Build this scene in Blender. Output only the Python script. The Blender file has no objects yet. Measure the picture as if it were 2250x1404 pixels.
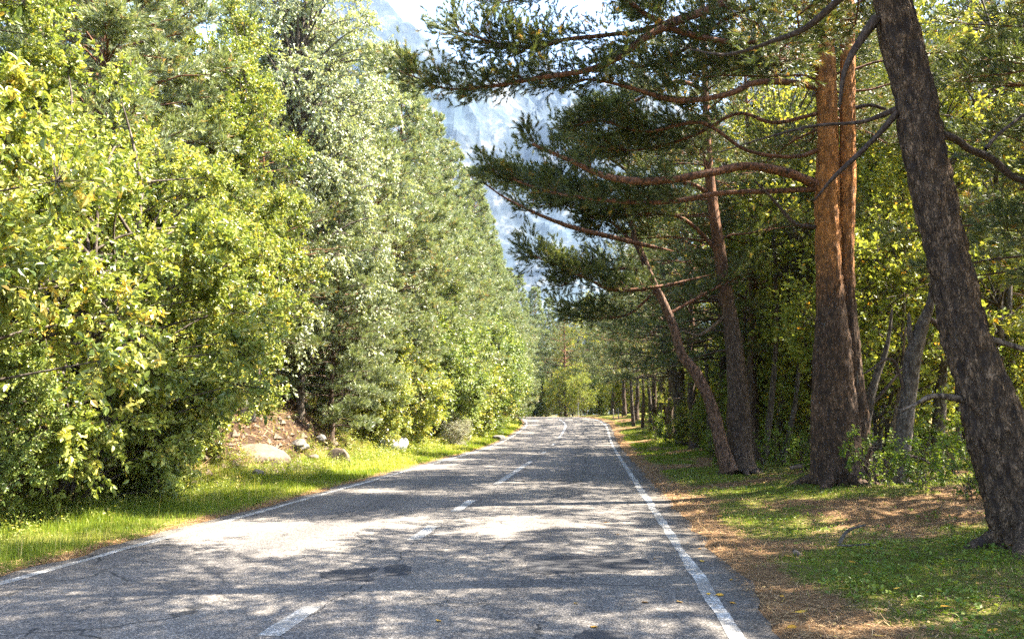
import bpy, math, random
import numpy as np
from mathutils import Vector

# ------------------------------------------------------------------ camera, sky, sun
S = bpy.context.scene
F_PX, CX0, CY0, HOR, CAM_H = 1800.0, 1125.0, 702.0, 920.0, 1.64
PITCH = math.atan((HOR - CY0) / F_PX)
cam_d = bpy.data.cameras.new("camera")
cam_d.sensor_width = 36.0
cam_d.lens = 36.0 * F_PX / 2250.0
cam_d.clip_start, cam_d.clip_end = 0.1, 12000
cam = bpy.data.objects.new("camera", cam_d)
S.collection.objects.link(cam)
cam.location = (0, 0, CAM_H)
cam.rotation_euler = (math.pi / 2 + PITCH, 0, 0)
S.camera = cam

SUN_EL = math.radians(53)
SUN_AZ = math.radians(9)          # ahead of +X, towards +Y
SUN_V = Vector((math.cos(SUN_EL) * math.cos(SUN_AZ), math.cos(SUN_EL) * math.sin(SUN_AZ), math.sin(SUN_EL)))
W = bpy.data.worlds.new("World")
S.world = W
W.use_nodes = True
nt = W.node_tree
sky = nt.nodes.new("ShaderNodeTexSky")
sky.sky_type = 'NISHITA'
sky.sun_disc = False
sky.sun_elevation = SUN_EL
sky.sun_rotation = math.atan2(SUN_V.x, SUN_V.y)
sky.air_density, sky.dust_density, sky.ozone_density = 1.0, 1.5, 1.0
bg = nt.nodes["Background"]
bg.inputs["Strength"].default_value = 0.10
nt.links.new(sky.outputs[0], bg.inputs["Color"])
sun_d = bpy.data.lights.new("sun", 'SUN')
sun_d.energy = 5.0
sun_d.angle = math.radians(0.5)
sun_d.color = (1.0, 0.91, 0.76)
sun = bpy.data.objects.new("sun", sun_d)
S.collection.objects.link(sun)
sun.rotation_euler = SUN_V.to_track_quat('Z', 'Y').to_euler()
S.view_settings.view_transform = 'Standard'
S.view_settings.look = 'None'
S.view_settings.gamma = 1.0
S.view_settings.exposure = 3.2
S.render.engine = 'CYCLES'
cy = S.cycles
cy.max_bounces = 6
cy.diffuse_bounces = 3
cy.glossy_bounces = 2
cy.transmission_bounces = 4
cy.transparent_max_bounces = 4
cy.caustics_reflective = cy.caustics_refractive = False
cy.use_denoising = False
cy.use_adaptive_sampling = False
cy.sample_clamp_indirect = 3.5

rng = np.random.default_rng(7)
random.seed(7)
C = S.collection


def P(px, py, D):
    """world point at distance Y = D seen at photograph pixel (px, py)"""
    u, v = (px - CX0) / F_PX, (CY0 - py) / F_PX
    c, s = math.cos(PITCH), math.sin(PITCH)
    d = np.array([u, c - v * s, s + v * c])
    return np.array([0, 0, CAM_H]) + d * (D / d[1])


# ------------------------------------------------------------------ noise
def _h(ix, iy, iz):
    n = (ix * 374761393 + iy * 668265263 + iz * 2147483647 % 1274126177) & 0xFFFFFFFF
    n = ((n ^ (n >> 13)) * 1274126177) & 0xFFFFFFFF
    n = ((n ^ (n >> 16)) * 2246822519) & 0xFFFFFFFF
    return ((n ^ (n >> 15)) & 0xFFFFFF) / float(0xFFFFFF)


def vn(p):
    p = np.asarray(p, float) + 5000.0
    i = np.floor(p).astype(np.int64)
    f = p - i
    f = f * f * (3 - 2 * f)
    x, y, z = i[..., 0], i[..., 1], i[..., 2] * 7919
    r = 0
    for dx in (0, 1):
        for dy in (0, 1):
            for dz in (0, 1):
                w = (f[..., 0] if dx else 1 - f[..., 0]) * (f[..., 1] if dy else 1 - f[..., 1]) * (f[..., 2] if dz else 1 - f[..., 2])
                r = r + w * _h(x + dx, y + dy, z + dz * 7919)
    return r


def fbm(p, o=4, g=0.5):
    p = np.asarray(p, float)
    a, r, t = 1.0, 0.0, 0.0
    for k in range(o):
        r = r + a * vn(p * (2.0 ** k) + k * 17.3)
        t += a
        a *= g
    return r / t


def p2(x, y, s=1.0, z=0.0):
    x = np.asarray(x, float)
    y = np.asarray(y, float)
    return np.stack([x * s, y * s, np.full_like(x, z) + 0 * x], -1)


# ------------------------------------------------------------------ mesh helpers
class Geo:
    def __init__(self):
        self.v, self.t, self.q, self.at, self.aq, self.n = [], [], [], [], [], 0

    def add(self, v, tris=None, quads=None, a=None):
        v = np.asarray(v, float).reshape(-1, 3)
        if tris is not None and len(tris):
            tris = np.asarray(tris)
            self.t.append(tris + self.n)
            self.at.append(np.full(len(tris), 0.5) if a is None else np.broadcast_to(a, (len(tris),)))
        if quads is not None and len(quads):
            quads = np.asarray(quads)
            self.q.append(quads + self.n)
            self.aq.append(np.full(len(quads), 0.5) if a is None else np.broadcast_to(a, (len(quads),)))
        self.v.append(v)
        self.n += len(v)

    def mesh(self, name, mat, smooth=False):
        me = bpy.data.meshes.new(name)
        if not self.v:
            return me
        v = np.concatenate(self.v)
        t = np.concatenate(self.t) if self.t else np.zeros((0, 3), int)
        q = np.concatenate(self.q) if self.q else np.zeros((0, 4), int)
        a = np.concatenate(self.at + self.aq)
        me.vertices.add(len(v))
        me.vertices.foreach_set("co", v.astype(np.float32).ravel())
        nl = t.size + q.size
        me.loops.add(nl)
        me.loops.foreach_set("vertex_index", np.concatenate([t.ravel(), q.ravel()]).astype(np.int32))
        me.polygons.add(len(t) + len(q))
        me.polygons.foreach_set("loop_start", np.concatenate([np.arange(len(t)) * 3, t.size + np.arange(len(q)) * 4]).astype(np.int32))
        me.update(calc_edges=True)
        at = me.attributes.new("v", 'FLOAT', 'FACE')
        at.data.foreach_set("value", a.astype(np.float32))
        me.polygons.foreach_set("use_smooth", np.full(len(t) + len(q), smooth, dtype=bool))
        me.materials.append(mat)
        return me


def link(name, me, parent=None, loc=None, rot=None):
    o = bpy.data.objects.new(name, me)
    C.objects.link(o)
    if parent is not None:
        o.parent = parent
    if loc is not None:
        o.location = loc
    if rot is not None:
        o.rotation_euler = rot
    return o


def tag(o, label=None, cat=None, group=None, kind=None):
    if label:
        o["label"] = label
    if cat:
        o["category"] = cat
    if group:
        o["group"] = group
    if kind:
        o["kind"] = kind
    return o


def thing(name, label, cat, loc=(0, 0, 0), rz=0.0, group=None, sc=1.0):
    o = bpy.data.objects.new(name, None)
    o.empty_display_size = 0.3
    C.objects.link(o)
    o.location = loc
    o.rotation_euler = (0, 0, rz)
    o.scale = (sc, sc, sc)
    return tag(o, label, cat, group)


def unit(a):
    return a / np.maximum(np.linalg.norm(a, axis=-1, keepdims=True), 1e-9)


def catmull(pts, n):
    pts = np.asarray(pts, float)
    m = len(pts)
    if m < 3:
        t = np.linspace(0, 1, n)[:, None]
        return pts[0] * (1 - t) + pts[-1] * t
    e = np.concatenate([[2 * pts[0] - pts[1]], pts, [2 * pts[-1] - pts[-2]]])
    u = np.linspace(0, m - 1 - 1e-6, n)
    i = np.floor(u).astype(int)
    f = (u - i)[:, None]
    a, b, c, d = e[i], e[i + 1], e[i + 2], e[i + 3]
    return 0.5 * ((2 * b) + (-a + c) * f + (2 * a - 5 * b + 4 * c - d) * f ** 2 + (-a + 3 * b - 3 * c + d) * f ** 3)


def tube(g, pts, rad, sides=6, rough=0.0, rs=6.0, cap=True, a=0.5):
    pts = np.asarray(pts, float)
    rad = np.broadcast_to(np.asarray(rad, float), (len(pts),))
    tg = unit(np.gradient(pts, axis=0))
    ref = np.array([0.0, 1.0, 0.05]) if abs(tg[:, 1]).mean() < 0.8 else np.array([0, 0.05, 1.0])
    s = unit(np.cross(tg, ref))
    b = np.cross(tg, s)
    th = np.arange(sides) / sides * 2 * math.pi
    ring = np.cos(th)[None, :, None] * s[:, None, :] + np.sin(th)[None, :, None] * b[:, None, :]
    r = np.repeat(rad[:, None], sides, 1)
    if rough > 0:
        along = np.concatenate([[0], np.cumsum(np.linalg.norm(np.diff(pts, axis=0), axis=1))])
        q = np.stack([np.cos(th)[None, :] * rs + 0 * r, np.sin(th)[None, :] * rs + 0 * r, along[:, None] * rs * 0.8 + 0 * r], -1)
        q2 = np.stack([np.cos(th)[None, :] * rs * 2.4 + 0 * r, np.sin(th)[None, :] * rs * 2.4 + 0 * r, along[:, None] * rs * 0.9 + 0 * r], -1)
        ridged = 1 - np.abs(fbm(q2, 3) - 0.5) * 4
        r = r * (1 + rough * ((vn(q * 0.25) - 0.5) * 1.8 + (fbm(q, 3) - 0.5) * 1.2 - np.clip(ridged, 0, 1) * 0.9))
    v = pts[:, None, :] + ring * r[..., None]
    n = len(pts)
    i = np.arange(n - 1)[:, None] * sides
    j = np.arange(sides)[None, :]
    k = (j + 1) % sides
    quads = np.stack([i + j, i + k, i + sides + k, i + sides + j], -1).reshape(-1, 4)
    vv = v.reshape(-1, 3)
    tr = None
    if cap:
        vv = np.concatenate([vv, pts[-1:] + tg[-1:] * rad[-1]])
        e = (n - 1) * sides
        tr = np.stack([e + np.arange(sides), e + (np.arange(sides) + 1) % sides, np.full(sides, n * sides)], -1)
    g.add(vv, tr, quads, a)


def needles(g, base, dirs, N, shoot, length, width, rg, spread=0.75, avar=None):
    """N thin needle triangles round each shoot"""
    n = len(base)
    if not n:
        return
    u = rg.random((n, N, 1))
    perp = unit(np.cross(dirs[:, None, :], rg.normal(size=(n, N, 3))))
    sp = spread * (0.6 + 0.8 * rg.random((n, N, 1))) * (1.1 - 0.5 * u)
    d = unit(dirs[:, None, :] + perp * sp)
    b = base[:, None, :] + dirs[:, None, :] * u * shoot
    side = unit(np.cross(d, rg.normal(size=(n, N, 3)))) * width * 0.5
    L = length * (0.75 + 0.5 * rg.random((n, N, 1)))
    v = np.stack([b - side, b + side, b + d * L], 2).reshape(-1, 3)
    t = np.arange(n * N * 3).reshape(-1, 3)
    a = np.repeat(rg.random(n) if avar is None else avar, N)
    a = np.clip(a + (rg.random(n * N) - 0.5) * 0.3, 0, 1)
    g.add(v, t, None, a)


def leaves(g, base, axis, nrm, L, Wd, rg, avar):
    """folded leaves of six points (four faces) on the given bases"""
    n = len(base)
    L = np.broadcast_to(L, (n,))[:, None]
    side = unit(np.cross(nrm, axis))
    nr = unit(np.cross(axis, side))
    w = L * Wd * 0.5
    tip = base + axis * L - nr * L * 0.12
    m1 = base + axis * L * 0.30
    m2 = base + axis * L * 0.68
    fold = nr * L * 0.08
    a1, b1 = m1 + side * w + fold, m1 - side * w + fold
    a2, b2 = m2 + side * w * 0.8 + fold * 0.6, m2 - side * w * 0.8 + fold * 0.6
    v = np.stack([base, a1, a2, tip, b2, b1], 1).reshape(-1, 3)
    o = np.arange(n)[:, None] * 6
    q = np.concatenate([o + np.array([[0, 1, 2, 3]]), o + np.array([[0, 3, 4, 5]])], 0)
    g.add(v, None, q, np.concatenate([avar, avar]))


def leaves_small(g, base, axis, nrm, L, Wd, rg, avar):
    n = len(base)
    L = np.broadcast_to(L, (n,))[:, None]
    side = unit(np.cross(nrm, axis))
    nr = unit(np.cross(axis, side))
    w = L * Wd * 0.5
    m = base + axis * L * 0.45
    v = np.stack([base, m + side * w + nr * w * 0.3, base + axis * L, m - side * w + nr * w * 0.3], 1).reshape(-1, 3)
    o = np.arange(n)[:, None] * 4
    t = np.concatenate([o + np.array([[0, 1, 2]]), o + np.array([[0, 2, 3]])], 0)
    g.add(v, t, None, np.concatenate([avar, avar]))


# ------------------------------------------------------------------ materials
def mat(name):
    m = bpy.data.materials.new(name)
    m.use_nodes = True
    n = m.node_tree
    n.nodes.clear()
    out = n.nodes.new("ShaderNodeOutputMaterial")
    return m, n, out


def nd(n, t, **k):
    x = n.nodes.new("ShaderNode" + t)
    for a, b in k.items():
        if a.startswith("i_"):
            x.inputs[a[2:].replace("_", " ")].default_value = b
        else:
            setattr(x, a, b)
    return x


def ramp(n, src, stops, interp='LINEAR'):
    r = n.nodes.new("ShaderNodeValToRGB")
    r.color_ramp.interpolation = interp
    e = r.color_ramp.elements
    while len(e) < len(stops):
        e.new(0.5)
    for i, (p, c) in enumerate(stops):
        e[i].position = p
        e[i].color = c if len(c) == 4 else (*c, 1)
    n.links.new(src, r.inputs[0])
    return r.outputs[0]


def noise(n, scale, detail=4, rough=0.55, vec=None, dim='3D'):
    x = nd(n, "TexNoise", i_Scale=scale, i_Detail=detail, i_Roughness=rough)
    if vec is not None:
        n.links.new(vec, x.inputs["Vector"])
    return x.outputs["Fac"]


def mix(n, f, a, b, mode='MIX'):
    x = n.nodes.new("ShaderNodeMix")
    x.data_type = 'RGBA'
    x.blend_type = mode
    for s, v in ((0, f), (6, a), (7, b)):
        if isinstance(v, (int, float)):
            x.inputs[s].default_value = v
        elif isinstance(v, tuple):
            x.inputs[s].default_value = v if len(v) == 4 else (*v, 1)
        else:
            n.links.new(v, x.inputs[s])
    return x.outputs[2]


def mth(n, op, a, b=None, c=None, clamp=False):
    x = nd(n, "Math", operation=op, use_clamp=clamp)
    for i, v in enumerate((a, b, c)):
        if v is None:
            continue
        if isinstance(v, (int, float)):
            x.inputs[i].default_value = v
        else:
            n.links.new(v, x.inputs[i])
    return x.outputs[0]


def attr(n, name="v"):
    return nd(n, "Attribute", attribute_name=name).outputs["Fac"]


def leaf_mat(name, stops, trans=0.4, rough=0.45, tcol=(1.25, 1.2, 0.5), spec=0.35, jit=0.12):
    m, n, out = mat(name)
    oi = nd(n, "ObjectInfo")
    v = mth(n, 'ADD', attr(n), mth(n, 'MULTIPLY', mth(n, 'SUBTRACT', oi.outputs["Random"], 0.5), jit), clamp=True)
    col = ramp(n, v, stops)
    b = nd(n, "BsdfPrincipled", i_Roughness=rough)
    b.inputs["Specular IOR Level"].default_value = spec
    n.links.new(col, b.inputs["Base Color"])
    t = nd(n, "BsdfTranslucent")
    n.links.new(mix(n, 1.0, col, tcol, 'MULTIPLY'), t.inputs["Color"])
    ms = nd(n, "MixShader", i_Fac=trans)
    n.links.new(b.outputs[0], ms.inputs[1])
    n.links.new(t.outputs[0], ms.inputs[2])
    n.links.new(ms.outputs[0], out.inputs[0])
    return m


M_YEL = leaf_mat("leaf_yellow_green", [(0, (.07, .11, .025)), (.45, (.22, .27, .055)), (.85, (.42, .42, .11)), (1, (.58, .38, .07))], trans=0.28, rough=.36, spec=.5)
M_GRN = leaf_mat("leaf_green", [(0, (.07, .12, .03)), (.6, (.19, .25, .06)), (1, (.36, .38, .11))], trans=0.28, rough=.4, spec=.5)
M_UND = leaf_mat("leaf_understorey", [(0, (.08, .13, .025)), (.6, (.24, .30, .055)), (.93, (.36, .36, .06)), (1, (.60, .33, .04))], trans=0.5, tcol=(1.15, 1.0, .6))
M_BIR = leaf_mat("leaf_birch", [(0, (.14, .18, .09)), (.6, (.32, .36, .21)), (1, (.52, .52, .34))], trans=0.25, rough=0.35, spec=0.6)
M_GRY = leaf_mat("leaf_grey", [(0, (.22, .23, .17)), (1, (.42, .42, .33))], trans=0.25)
M_NDK = leaf_mat("needle_dark", [(0, (.05, .075, .032)), (.6, (.11, .14, .058)), (.93, (.21, .22, .08)), (1, (.34, .18, .04))], trans=0.3, rough=0.45)
M_NSL = leaf_mat("needle_silver", [(0, (.10, .14, .07)), (.6, (.21, .25, .13)), (.92, (.32, .35, .19)), (1, (.36, .24, .12))], trans=0.25, rough=0.4, spec=0.6)
M_GRS = leaf_mat("grass_blade", [(0, (.07, .12, .012)), (.6, (.19, .26, .028)), (.9, (.34, .36, .06)), (1, (.52, .46, .18))], trans=0.45)
M_WED = leaf_mat("weed_leaf", [(0, (.09, .14, .02)), (.6, (.22, .26, .05)), (.85, (.40, .38, .12)), (1, (.60, .48, .24))], trans=0.4)
M_COV = leaf_mat("ground_cover_leaf", [(0, (.05, .12, .012)), (.7, (.17, .22, .03)), (1, (.28, .33, .05))], trans=0.35)
M_LIT = leaf_mat("dry_needle", [(0, (.14, .08, .04)), (.6, (.32, .19, .09)), (1, (.55, .38, .19))], trans=0.0, rough=0.7)
M_LFL = leaf_mat("leaf_litter", [(0, (.07, .04, .022)), (.7, (.26, .15, .07)), (.9, (.48, .32, .14)), (1, (.55, .36, .05))], trans=0.1, rough=.7)
M_FAL = leaf_mat("fallen_leaf", [(0, (.50, .24, .02)), (.6, (.58, .38, .05)), (1, (.50, .30, .12))], trans=0.15, rough=0.6, jit=1.0)


def bark_mat(name, low, high=None, z0=3.0, z1=7.0, scale=9.0, bump=0.6, crack=(.035, .025, .02)):
    m, n, out = mat(name)
    tc = nd(n, "TexCoord").outputs["Object"]
    mp = nd(n, "Mapping")
    mp.inputs["Scale"].default_value = (1, 1, 0.36)
    n.links.new(tc, mp.inputs["Vector"])
    f1 = noise(n, scale * 1.6, 6, 0.65, mp.outputs[0])
    vo = nd(n, "TexVoronoi", feature='DISTANCE_TO_EDGE', i_Scale=scale)
    wv = nd(n, "VectorMath", operation='ADD')
    nz = nd(n, "TexNoise", i_Scale=scale * 0.8, i_Detail=3.0)
    n.links.new(mp.outputs[0], nz.inputs["Vector"])
    sc = nd(n, "VectorMath", operation='SCALE')
    sc.inputs["Scale"].default_value = 0.55
    n.links.new(nz.outputs["Color"], sc.inputs[0])
    n.links.new(mp.outputs[0], wv.inputs[0])
    n.links.new(sc.outputs[0], wv.inputs[1])
    n.links.new(wv.outputs[0], vo.inputs["Vector"])
    fur = ramp(n, noise(n, scale * .9, 4, .6, mp.outputs[0]), [(.36, (0, 0, 0)), (.52, (1, 1, 1))])
    plate = mth(n, 'MULTIPLY', mth(n, 'ADD', mth(n, 'MULTIPLY', ramp(n, vo.outputs["Distance"], [(0.0, (0, 0, 0)), (0.16, (1, 1, 1))]), .6), .4), fur)
    base = mix(n, ramp(n, f1, [(.38, (0, 0, 0)), (.62, (1, 1, 1))]), tuple(c * 0.5 for c in low), tuple(min(c * 1.7, 1) for c in low))
    if high is not None:
        sep = nd(n, "SeparateXYZ")
        n.links.new(tc, sep.inputs[0])
        zz = mth(n, 'ADD', sep.outputs[2], mth(n, 'MULTIPLY', mth(n, 'SUBTRACT', noise(n, 1.1, 3), 0.5), 4.0))
        k = nd(n, "MapRange", clamp=True)
        k.inputs[1].default_value, k.inputs[2].default_value = z0, z1
        n.links.new(zz, k.inputs[0])
        hi = mix(n, ramp(n, noise(n, scale * .7, 6, 0.7, mp.outputs[0]), [(.35, (0, 0, 0)), (.65, (1, 1, 1))]), tuple(c * 0.35 for c in high), tuple(min(c * 1.25, 1) for c in high))
        base = mix(n, k.outputs[0], base, hi)
        pk = mth(n, 'MAXIMUM', plate, mth(n, 'MULTIPLY', k.outputs[0], 0.5))
        col = mix(n, pk, crack, base)
    else:
        col = mix(n, plate, crack, base)
    lich = ramp(n, noise(n, 13, 4, 0.7), [(.66, (0, 0, 0)), (.72, (.6, .6, .6))])
    col = mix(n, lich, col, (.22, .22, .19))
    b = nd(n, "BsdfPrincipled", i_Roughness=0.85)
    b.inputs["Specular IOR Level"].default_value = 0.2
    n.links.new(col, b.inputs["Base Color"])
    bp = nd(n, "Bump", i_Strength=bump, i_Distance=0.03)
    n.links.new(mth(n, 'ADD', plate, mth(n, 'MULTIPLY', f1, 0.8)), bp.inputs["Height"])
    n.links.new(bp.outputs[0], b.inputs["Normal"])
    n.links.new(b.outputs[0], out.inputs[0])
    return m


B_DARK = bark_mat("bark_dark_pine", (.145, .096, .060), (.24, .13, .065), 7.0, 11.0, 13, 1.0)
B_PINE = bark_mat("bark_orange_pine", (.125, .078, .050), (.72, .30, .085), 3.8, 5.6, 13, 1.0)
B_FAR = bark_mat("bark_pine_slender", (.11, .078, .058), (.26, .12, .06), 4.0, 8.0, 16, 0.5)
B_BRCH = bark_mat("bark_branch", (.20, .095, .055), None, scale=16, bump=0.5)
B_GREY = bark_mat("bark_grey", (.12, .10, .08), None, scale=14, bump=0.5)
B_DRK2 = bark_mat("bark_dark_twig", (.075, .055, .045), None, scale=20, bump=0.3)
B_DEAD = bark_mat("bark_dead_wood", (.20, .15, .11), None, scale=20, bump=0.3)


def birch_mat():
    m, n, out = mat("bark_birch")
    tc = nd(n, "TexCoord").outputs["Object"]
    mp = nd(n, "Mapping")
    mp.inputs["Scale"].default_value = (1, 1, 5)
    n.links.new(tc, mp.inputs["Vector"])
    f = noise(n, 3.0, 4, 0.6, mp.outputs[0])
    col = ramp(n, f, [(.40, (.05, .045, .04)), (.47, (.62, .60, .55)), (1, (.78, .76, .70))])
    b = nd(n, "BsdfPrincipled", i_Roughness=0.6)
    n.links.new(col, b.inputs["Base Color"])
    n.links.new(b.outputs[0], out.inputs[0])
    return m


B_BIRCH = birch_mat()


def asphalt_mat(name, lo, hi, cracks=True, fine=True):
    m, n, out = mat(name)
    tc = nd(n, "TexCoord").outputs["Object"]
    vo = nd(n, "TexVoronoi", feature='F1', i_Scale=75.0 if fine else 120.0)
    n.links.new(tc, vo.inputs["Vector"])
    sp = nd(n, "SeparateColor")
    n.links.new(vo.outputs["Color"], sp.inputs[0])
    agg = ramp(n, sp.outputs[0], [(0, tuple(c * .65 for c in lo)), (.45, lo), (.8, hi), (1, tuple(min(1, c * 1.45) for c in hi))])
    big = noise(n, 0.5, 6, 0.6, tc)
    mid = noise(n, 14, 5, 0.7, tc)
    col = mix(n, ramp(n, big, [(.3, (.70, .70, .72)), (.7, (1.15, 1.12, 1.08))]), agg, agg)
    col = mix(n, 1.0, agg, ramp(n, big, [(.3, (.78, .78, .80)), (.7, (1.1, 1.08, 1.04))]), 'MULTIPLY')
    col = mix(n, 1.0, col, ramp(n, mid, [(.3, (.72, .72, .72)), (.65, (1.1, 1.1, 1.1))]), 'MULTIPLY')
    h = mth(n, 'ADD', vo.outputs["Distance"], mth(n, 'MULTIPLY', mid, 1.2))
    if cracks:
        sa = mth(n, 'ABSOLUTE', attr(n, "off"))
        sa = mth(n, 'ADD', sa, mth(n, 'MULTIPLY', mth(n, 'SUBTRACT', noise(n, .8, 5, .7, tc), .5), .9))
        tr = ramp(n, mth(n, 'DIVIDE', sa, 4.0), [(.0, (.92, .92, .93)), (.16, (1.12, 1.1, 1.07)), (.28, (1.14, 1.12, 1.09)), (.42, (.78, .78, .79)), (.56, (.95, .95, .95)), (.66, (1.12, 1.1, 1.07)), (.88, (.92, .91, .89)), (1.0, (.70, .64, .57))])
        col = mix(n, 1.0, col, tr, 'MULTIPLY')
        st = ramp(n, noise(n, 1.7, 6, .75, tc), [(.60, (1, 1, 1)), (.70, (.62, .62, .63))])
        col = mix(n, 1.0, col, st, 'MULTIPLY')
    if cracks:
        wn = nd(n, "TexNoise", i_Scale=1.3, i_Detail=5.0)
        n.links.new(tc, wn.inputs["Vector"])
        s = nd(n, "VectorMath", operation='SCALE')
        s.inputs["Scale"].default_value = 0.9
        n.links.new(wn.outputs["Color"], s.inputs[0])
        a = nd(n, "VectorMath", operation='ADD')
        n.links.new(tc, a.inputs[0])
        n.links.new(s.outputs[0], a.inputs[1])
        cr = nd(n, "TexVoronoi", feature='DISTANCE_TO_EDGE', i_Scale=0.55)
        n.links.new(a.outputs[0], cr.inputs["Vector"])
        line = ramp(n, cr.outputs["Distance"], [(0.0, (0, 0, 0)), (0.016, (1, 1, 1))])
        keep = ramp(n, noise(n, 0.35, 3, 0.6, tc), [(.50, (1, 1, 1)), (.60, (0, 0, 0))])
        k = mth(n, 'MAXIMUM', line, keep)
        cr2 = nd(n, "TexVoronoi", feature='DISTANCE_TO_EDGE', i_Scale=5.0)
        n.links.new(a.outputs[0], cr2.inputs["Vector"])
        line2 = ramp(n, cr2.outputs["Distance"], [(0.0, (0, 0, 0)), (0.05, (1, 1, 1))])
        keep2 = ramp(n, noise(n, 0.6, 4, 0.6, a.outputs[0]), [(.62, (1, 1, 1)), (.66, (0, 0, 0))])
        k = mth(n, 'MULTIPLY', k, mth(n, 'MAXIMUM', line2, keep2))
        off = attr(n, "off")
        wob = mth(n, 'MULTIPLY', mth(n, 'SUBTRACT', noise(n, 2.2, 6, .7, tc), .5), .5)
        for c0, wd, am in ((.10, .007, .35), (2.1, .013, 1.6), (-1.9, .008, 1.2)):
            dl = mth(n, 'ABSOLUTE', mth(n, 'ADD', mth(n, 'SUBTRACT', off, c0), mth(n, 'MULTIPLY', wob, am)))
            k = mth(n, 'MULTIPLY', k, mth(n, 'MAXIMUM', mth(n, 'GREATER_THAN', dl, wd), ramp(n, noise(n, .9, 5, .75, tc), [(.50, (0, 0, 0)), (.53, (1, 1, 1))])))
        col = mix(n, k, (.025, .025, .025), col)
        h = mth(n, 'ADD', h, mth(n, 'MULTIPLY', k, 2.0))
    b = nd(n, "BsdfPrincipled", i_Roughness=0.9)
    b.inputs["Specular IOR Level"].default_value = 0.15
    n.links.new(col, b.inputs["Base Color"])
    bp = nd(n, "Bump", i_Strength=0.7, i_Distance=0.006)
    n.links.new(h, bp.inputs["Height"])
    n.links.new(bp.outputs[0], b.inputs["Normal"])
    n.links.new(b.outputs[0], out.inputs[0])
    return m


M_ASPH = asphalt_mat("asphalt", (.105, .099, .095), (.195, .180, .166))
M_PATCH = asphalt_mat("asphalt_patch", (.050, .050, .054), (.066, .066, .070), cracks=False, fine=False)


def paint_mat():
    m, n, out = mat("worn_paint")
    tc = nd(n, "TexCoord").outputs["Object"]
    vo = nd(n, "TexVoronoi", feature='F1', i_Scale=60.0)
    n.links.new(tc, vo.inputs["Vector"])
    wear = mth(n, 'ADD', mth(n, 'MULTIPLY', noise(n, 30, 5, 0.75, tc), 0.7), mth(n, 'MULTIPLY', noise(n, 1.5, 4, 0.6, tc), 0.45))
    k = ramp(n, wear, [(.48, (0, 0, 0)), (.58, (1, 1, 1))])
    col = mix(n, k, (.52, .505, .48), (.15, .145, .138))
    b = nd(n, "BsdfPrincipled", i_Roughness=0.8)
    n.links.new(col, b.inputs["Base Color"])
    bp = nd(n, "Bump", i_Strength=0.6, i_Distance=0.005)
    n.links.new(wear, bp.inputs["Height"])
    n.links.new(bp.outputs[0], b.inputs["Normal"])
    n.links.new(b.outputs[0], out.inputs[0])
    return m


M_PAINT = paint_mat()


def ground_mat():
    m, n, out = mat("forest_floor")
    tc = nd(n, "TexCoord").outputs["Object"]
    c = attr(n, "cover")      # 0 needle litter, 1 turf, 2 bare bank soil
    br = mix(n, noise(n, 22, 6, 0.75, tc), (.10, .055, .028), (.40, .24, .115))
    br = mix(n, ramp(n, noise(n, 90, 4, 0.8, tc), [(.4, (0, 0, 0)), (.6, (1, 1, 1))]), tuple([.12, .07, .035]), br)
    gr = mix(n, noise(n, 30, 5, 0.7, tc), (.05, .065, .012), (.20, .19, .04))
    so = mix(n, noise(n, 9, 7, 0.75, tc), (.010, .007, .005), (.085, .052, .034))
    jit = mth(n, 'ADD', c, mth(n, 'MULTIPLY', mth(n, 'SUBTRACT', noise(n, 3.5, 6, 0.75, tc), 0.5), 1.1))
    k1 = nd(n, "MapRange", clamp=True)
    k1.inputs[1].default_value, k1.inputs[2].default_value = 0.4, 0.6
    n.links.new(jit, k1.inputs[0])
    k2 = nd(n, "MapRange", clamp=True)
    k2.inputs[1].default_value, k2.inputs[2].default_value = 1.45, 1.6
    n.links.new(jit, k2.inputs[0])
    col = mix(n, k2.outputs[0], mix(n, k1.outputs[0], br, gr), so)
    b = nd(n, "BsdfPrincipled", i_Roughness=0.95)
    b.inputs["Specular IOR Level"].default_value = 0.1
    n.links.new(col, b.inputs["Base Color"])
    bp = nd(n, "Bump", i_Strength=0.9, i_Distance=0.04)
    n.links.new(noise(n, 30, 8, 0.8, tc), bp.inputs["Height"])
    n.links.new(bp.outputs[0], b.inputs["Normal"])
    n.links.new(b.outputs[0], out.inputs[0])
    return m


M_GROUND = ground_mat()


def rock_mat(name, a, b_, scale=5):
    m, n, out = mat(name)
    tc = nd(n, "TexCoord").outputs["Object"]
    f = noise(n, scale, 7, 0.7, tc)
    col = ramp(n, f, [(.3, a), (.6, b_)])
    col = mix(n, ramp(n, noise(n, scale * 3, 5, 0.8, tc), [(.55, (0, 0, 0)), (.7, (.7, .7, .7))]), col, tuple(c * .45 for c in a))
    b = nd(n, "BsdfPrincipled", i_Roughness=0.85)
    n.links.new(col, b.inputs["Base Color"])
    bp = nd(n, "Bump", i_Strength=0.7, i_Distance=0.05)
    n.links.new(f, bp.inputs["Height"])
    n.links.new(bp.outputs[0], b.inputs["Normal"])
    n.links.new(b.outputs[0], out.inputs[0])
    return m


R_WHITE = rock_mat("rock_white", (.42, .42, .40), (.62, .61, .58))
R_TAN = rock_mat("rock_tan", (.065, .047, .035), (.135, .10, .072))
R_GREY = rock_mat("rock_grey", (.06, .056, .05), (.13, .12, .107))


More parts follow.
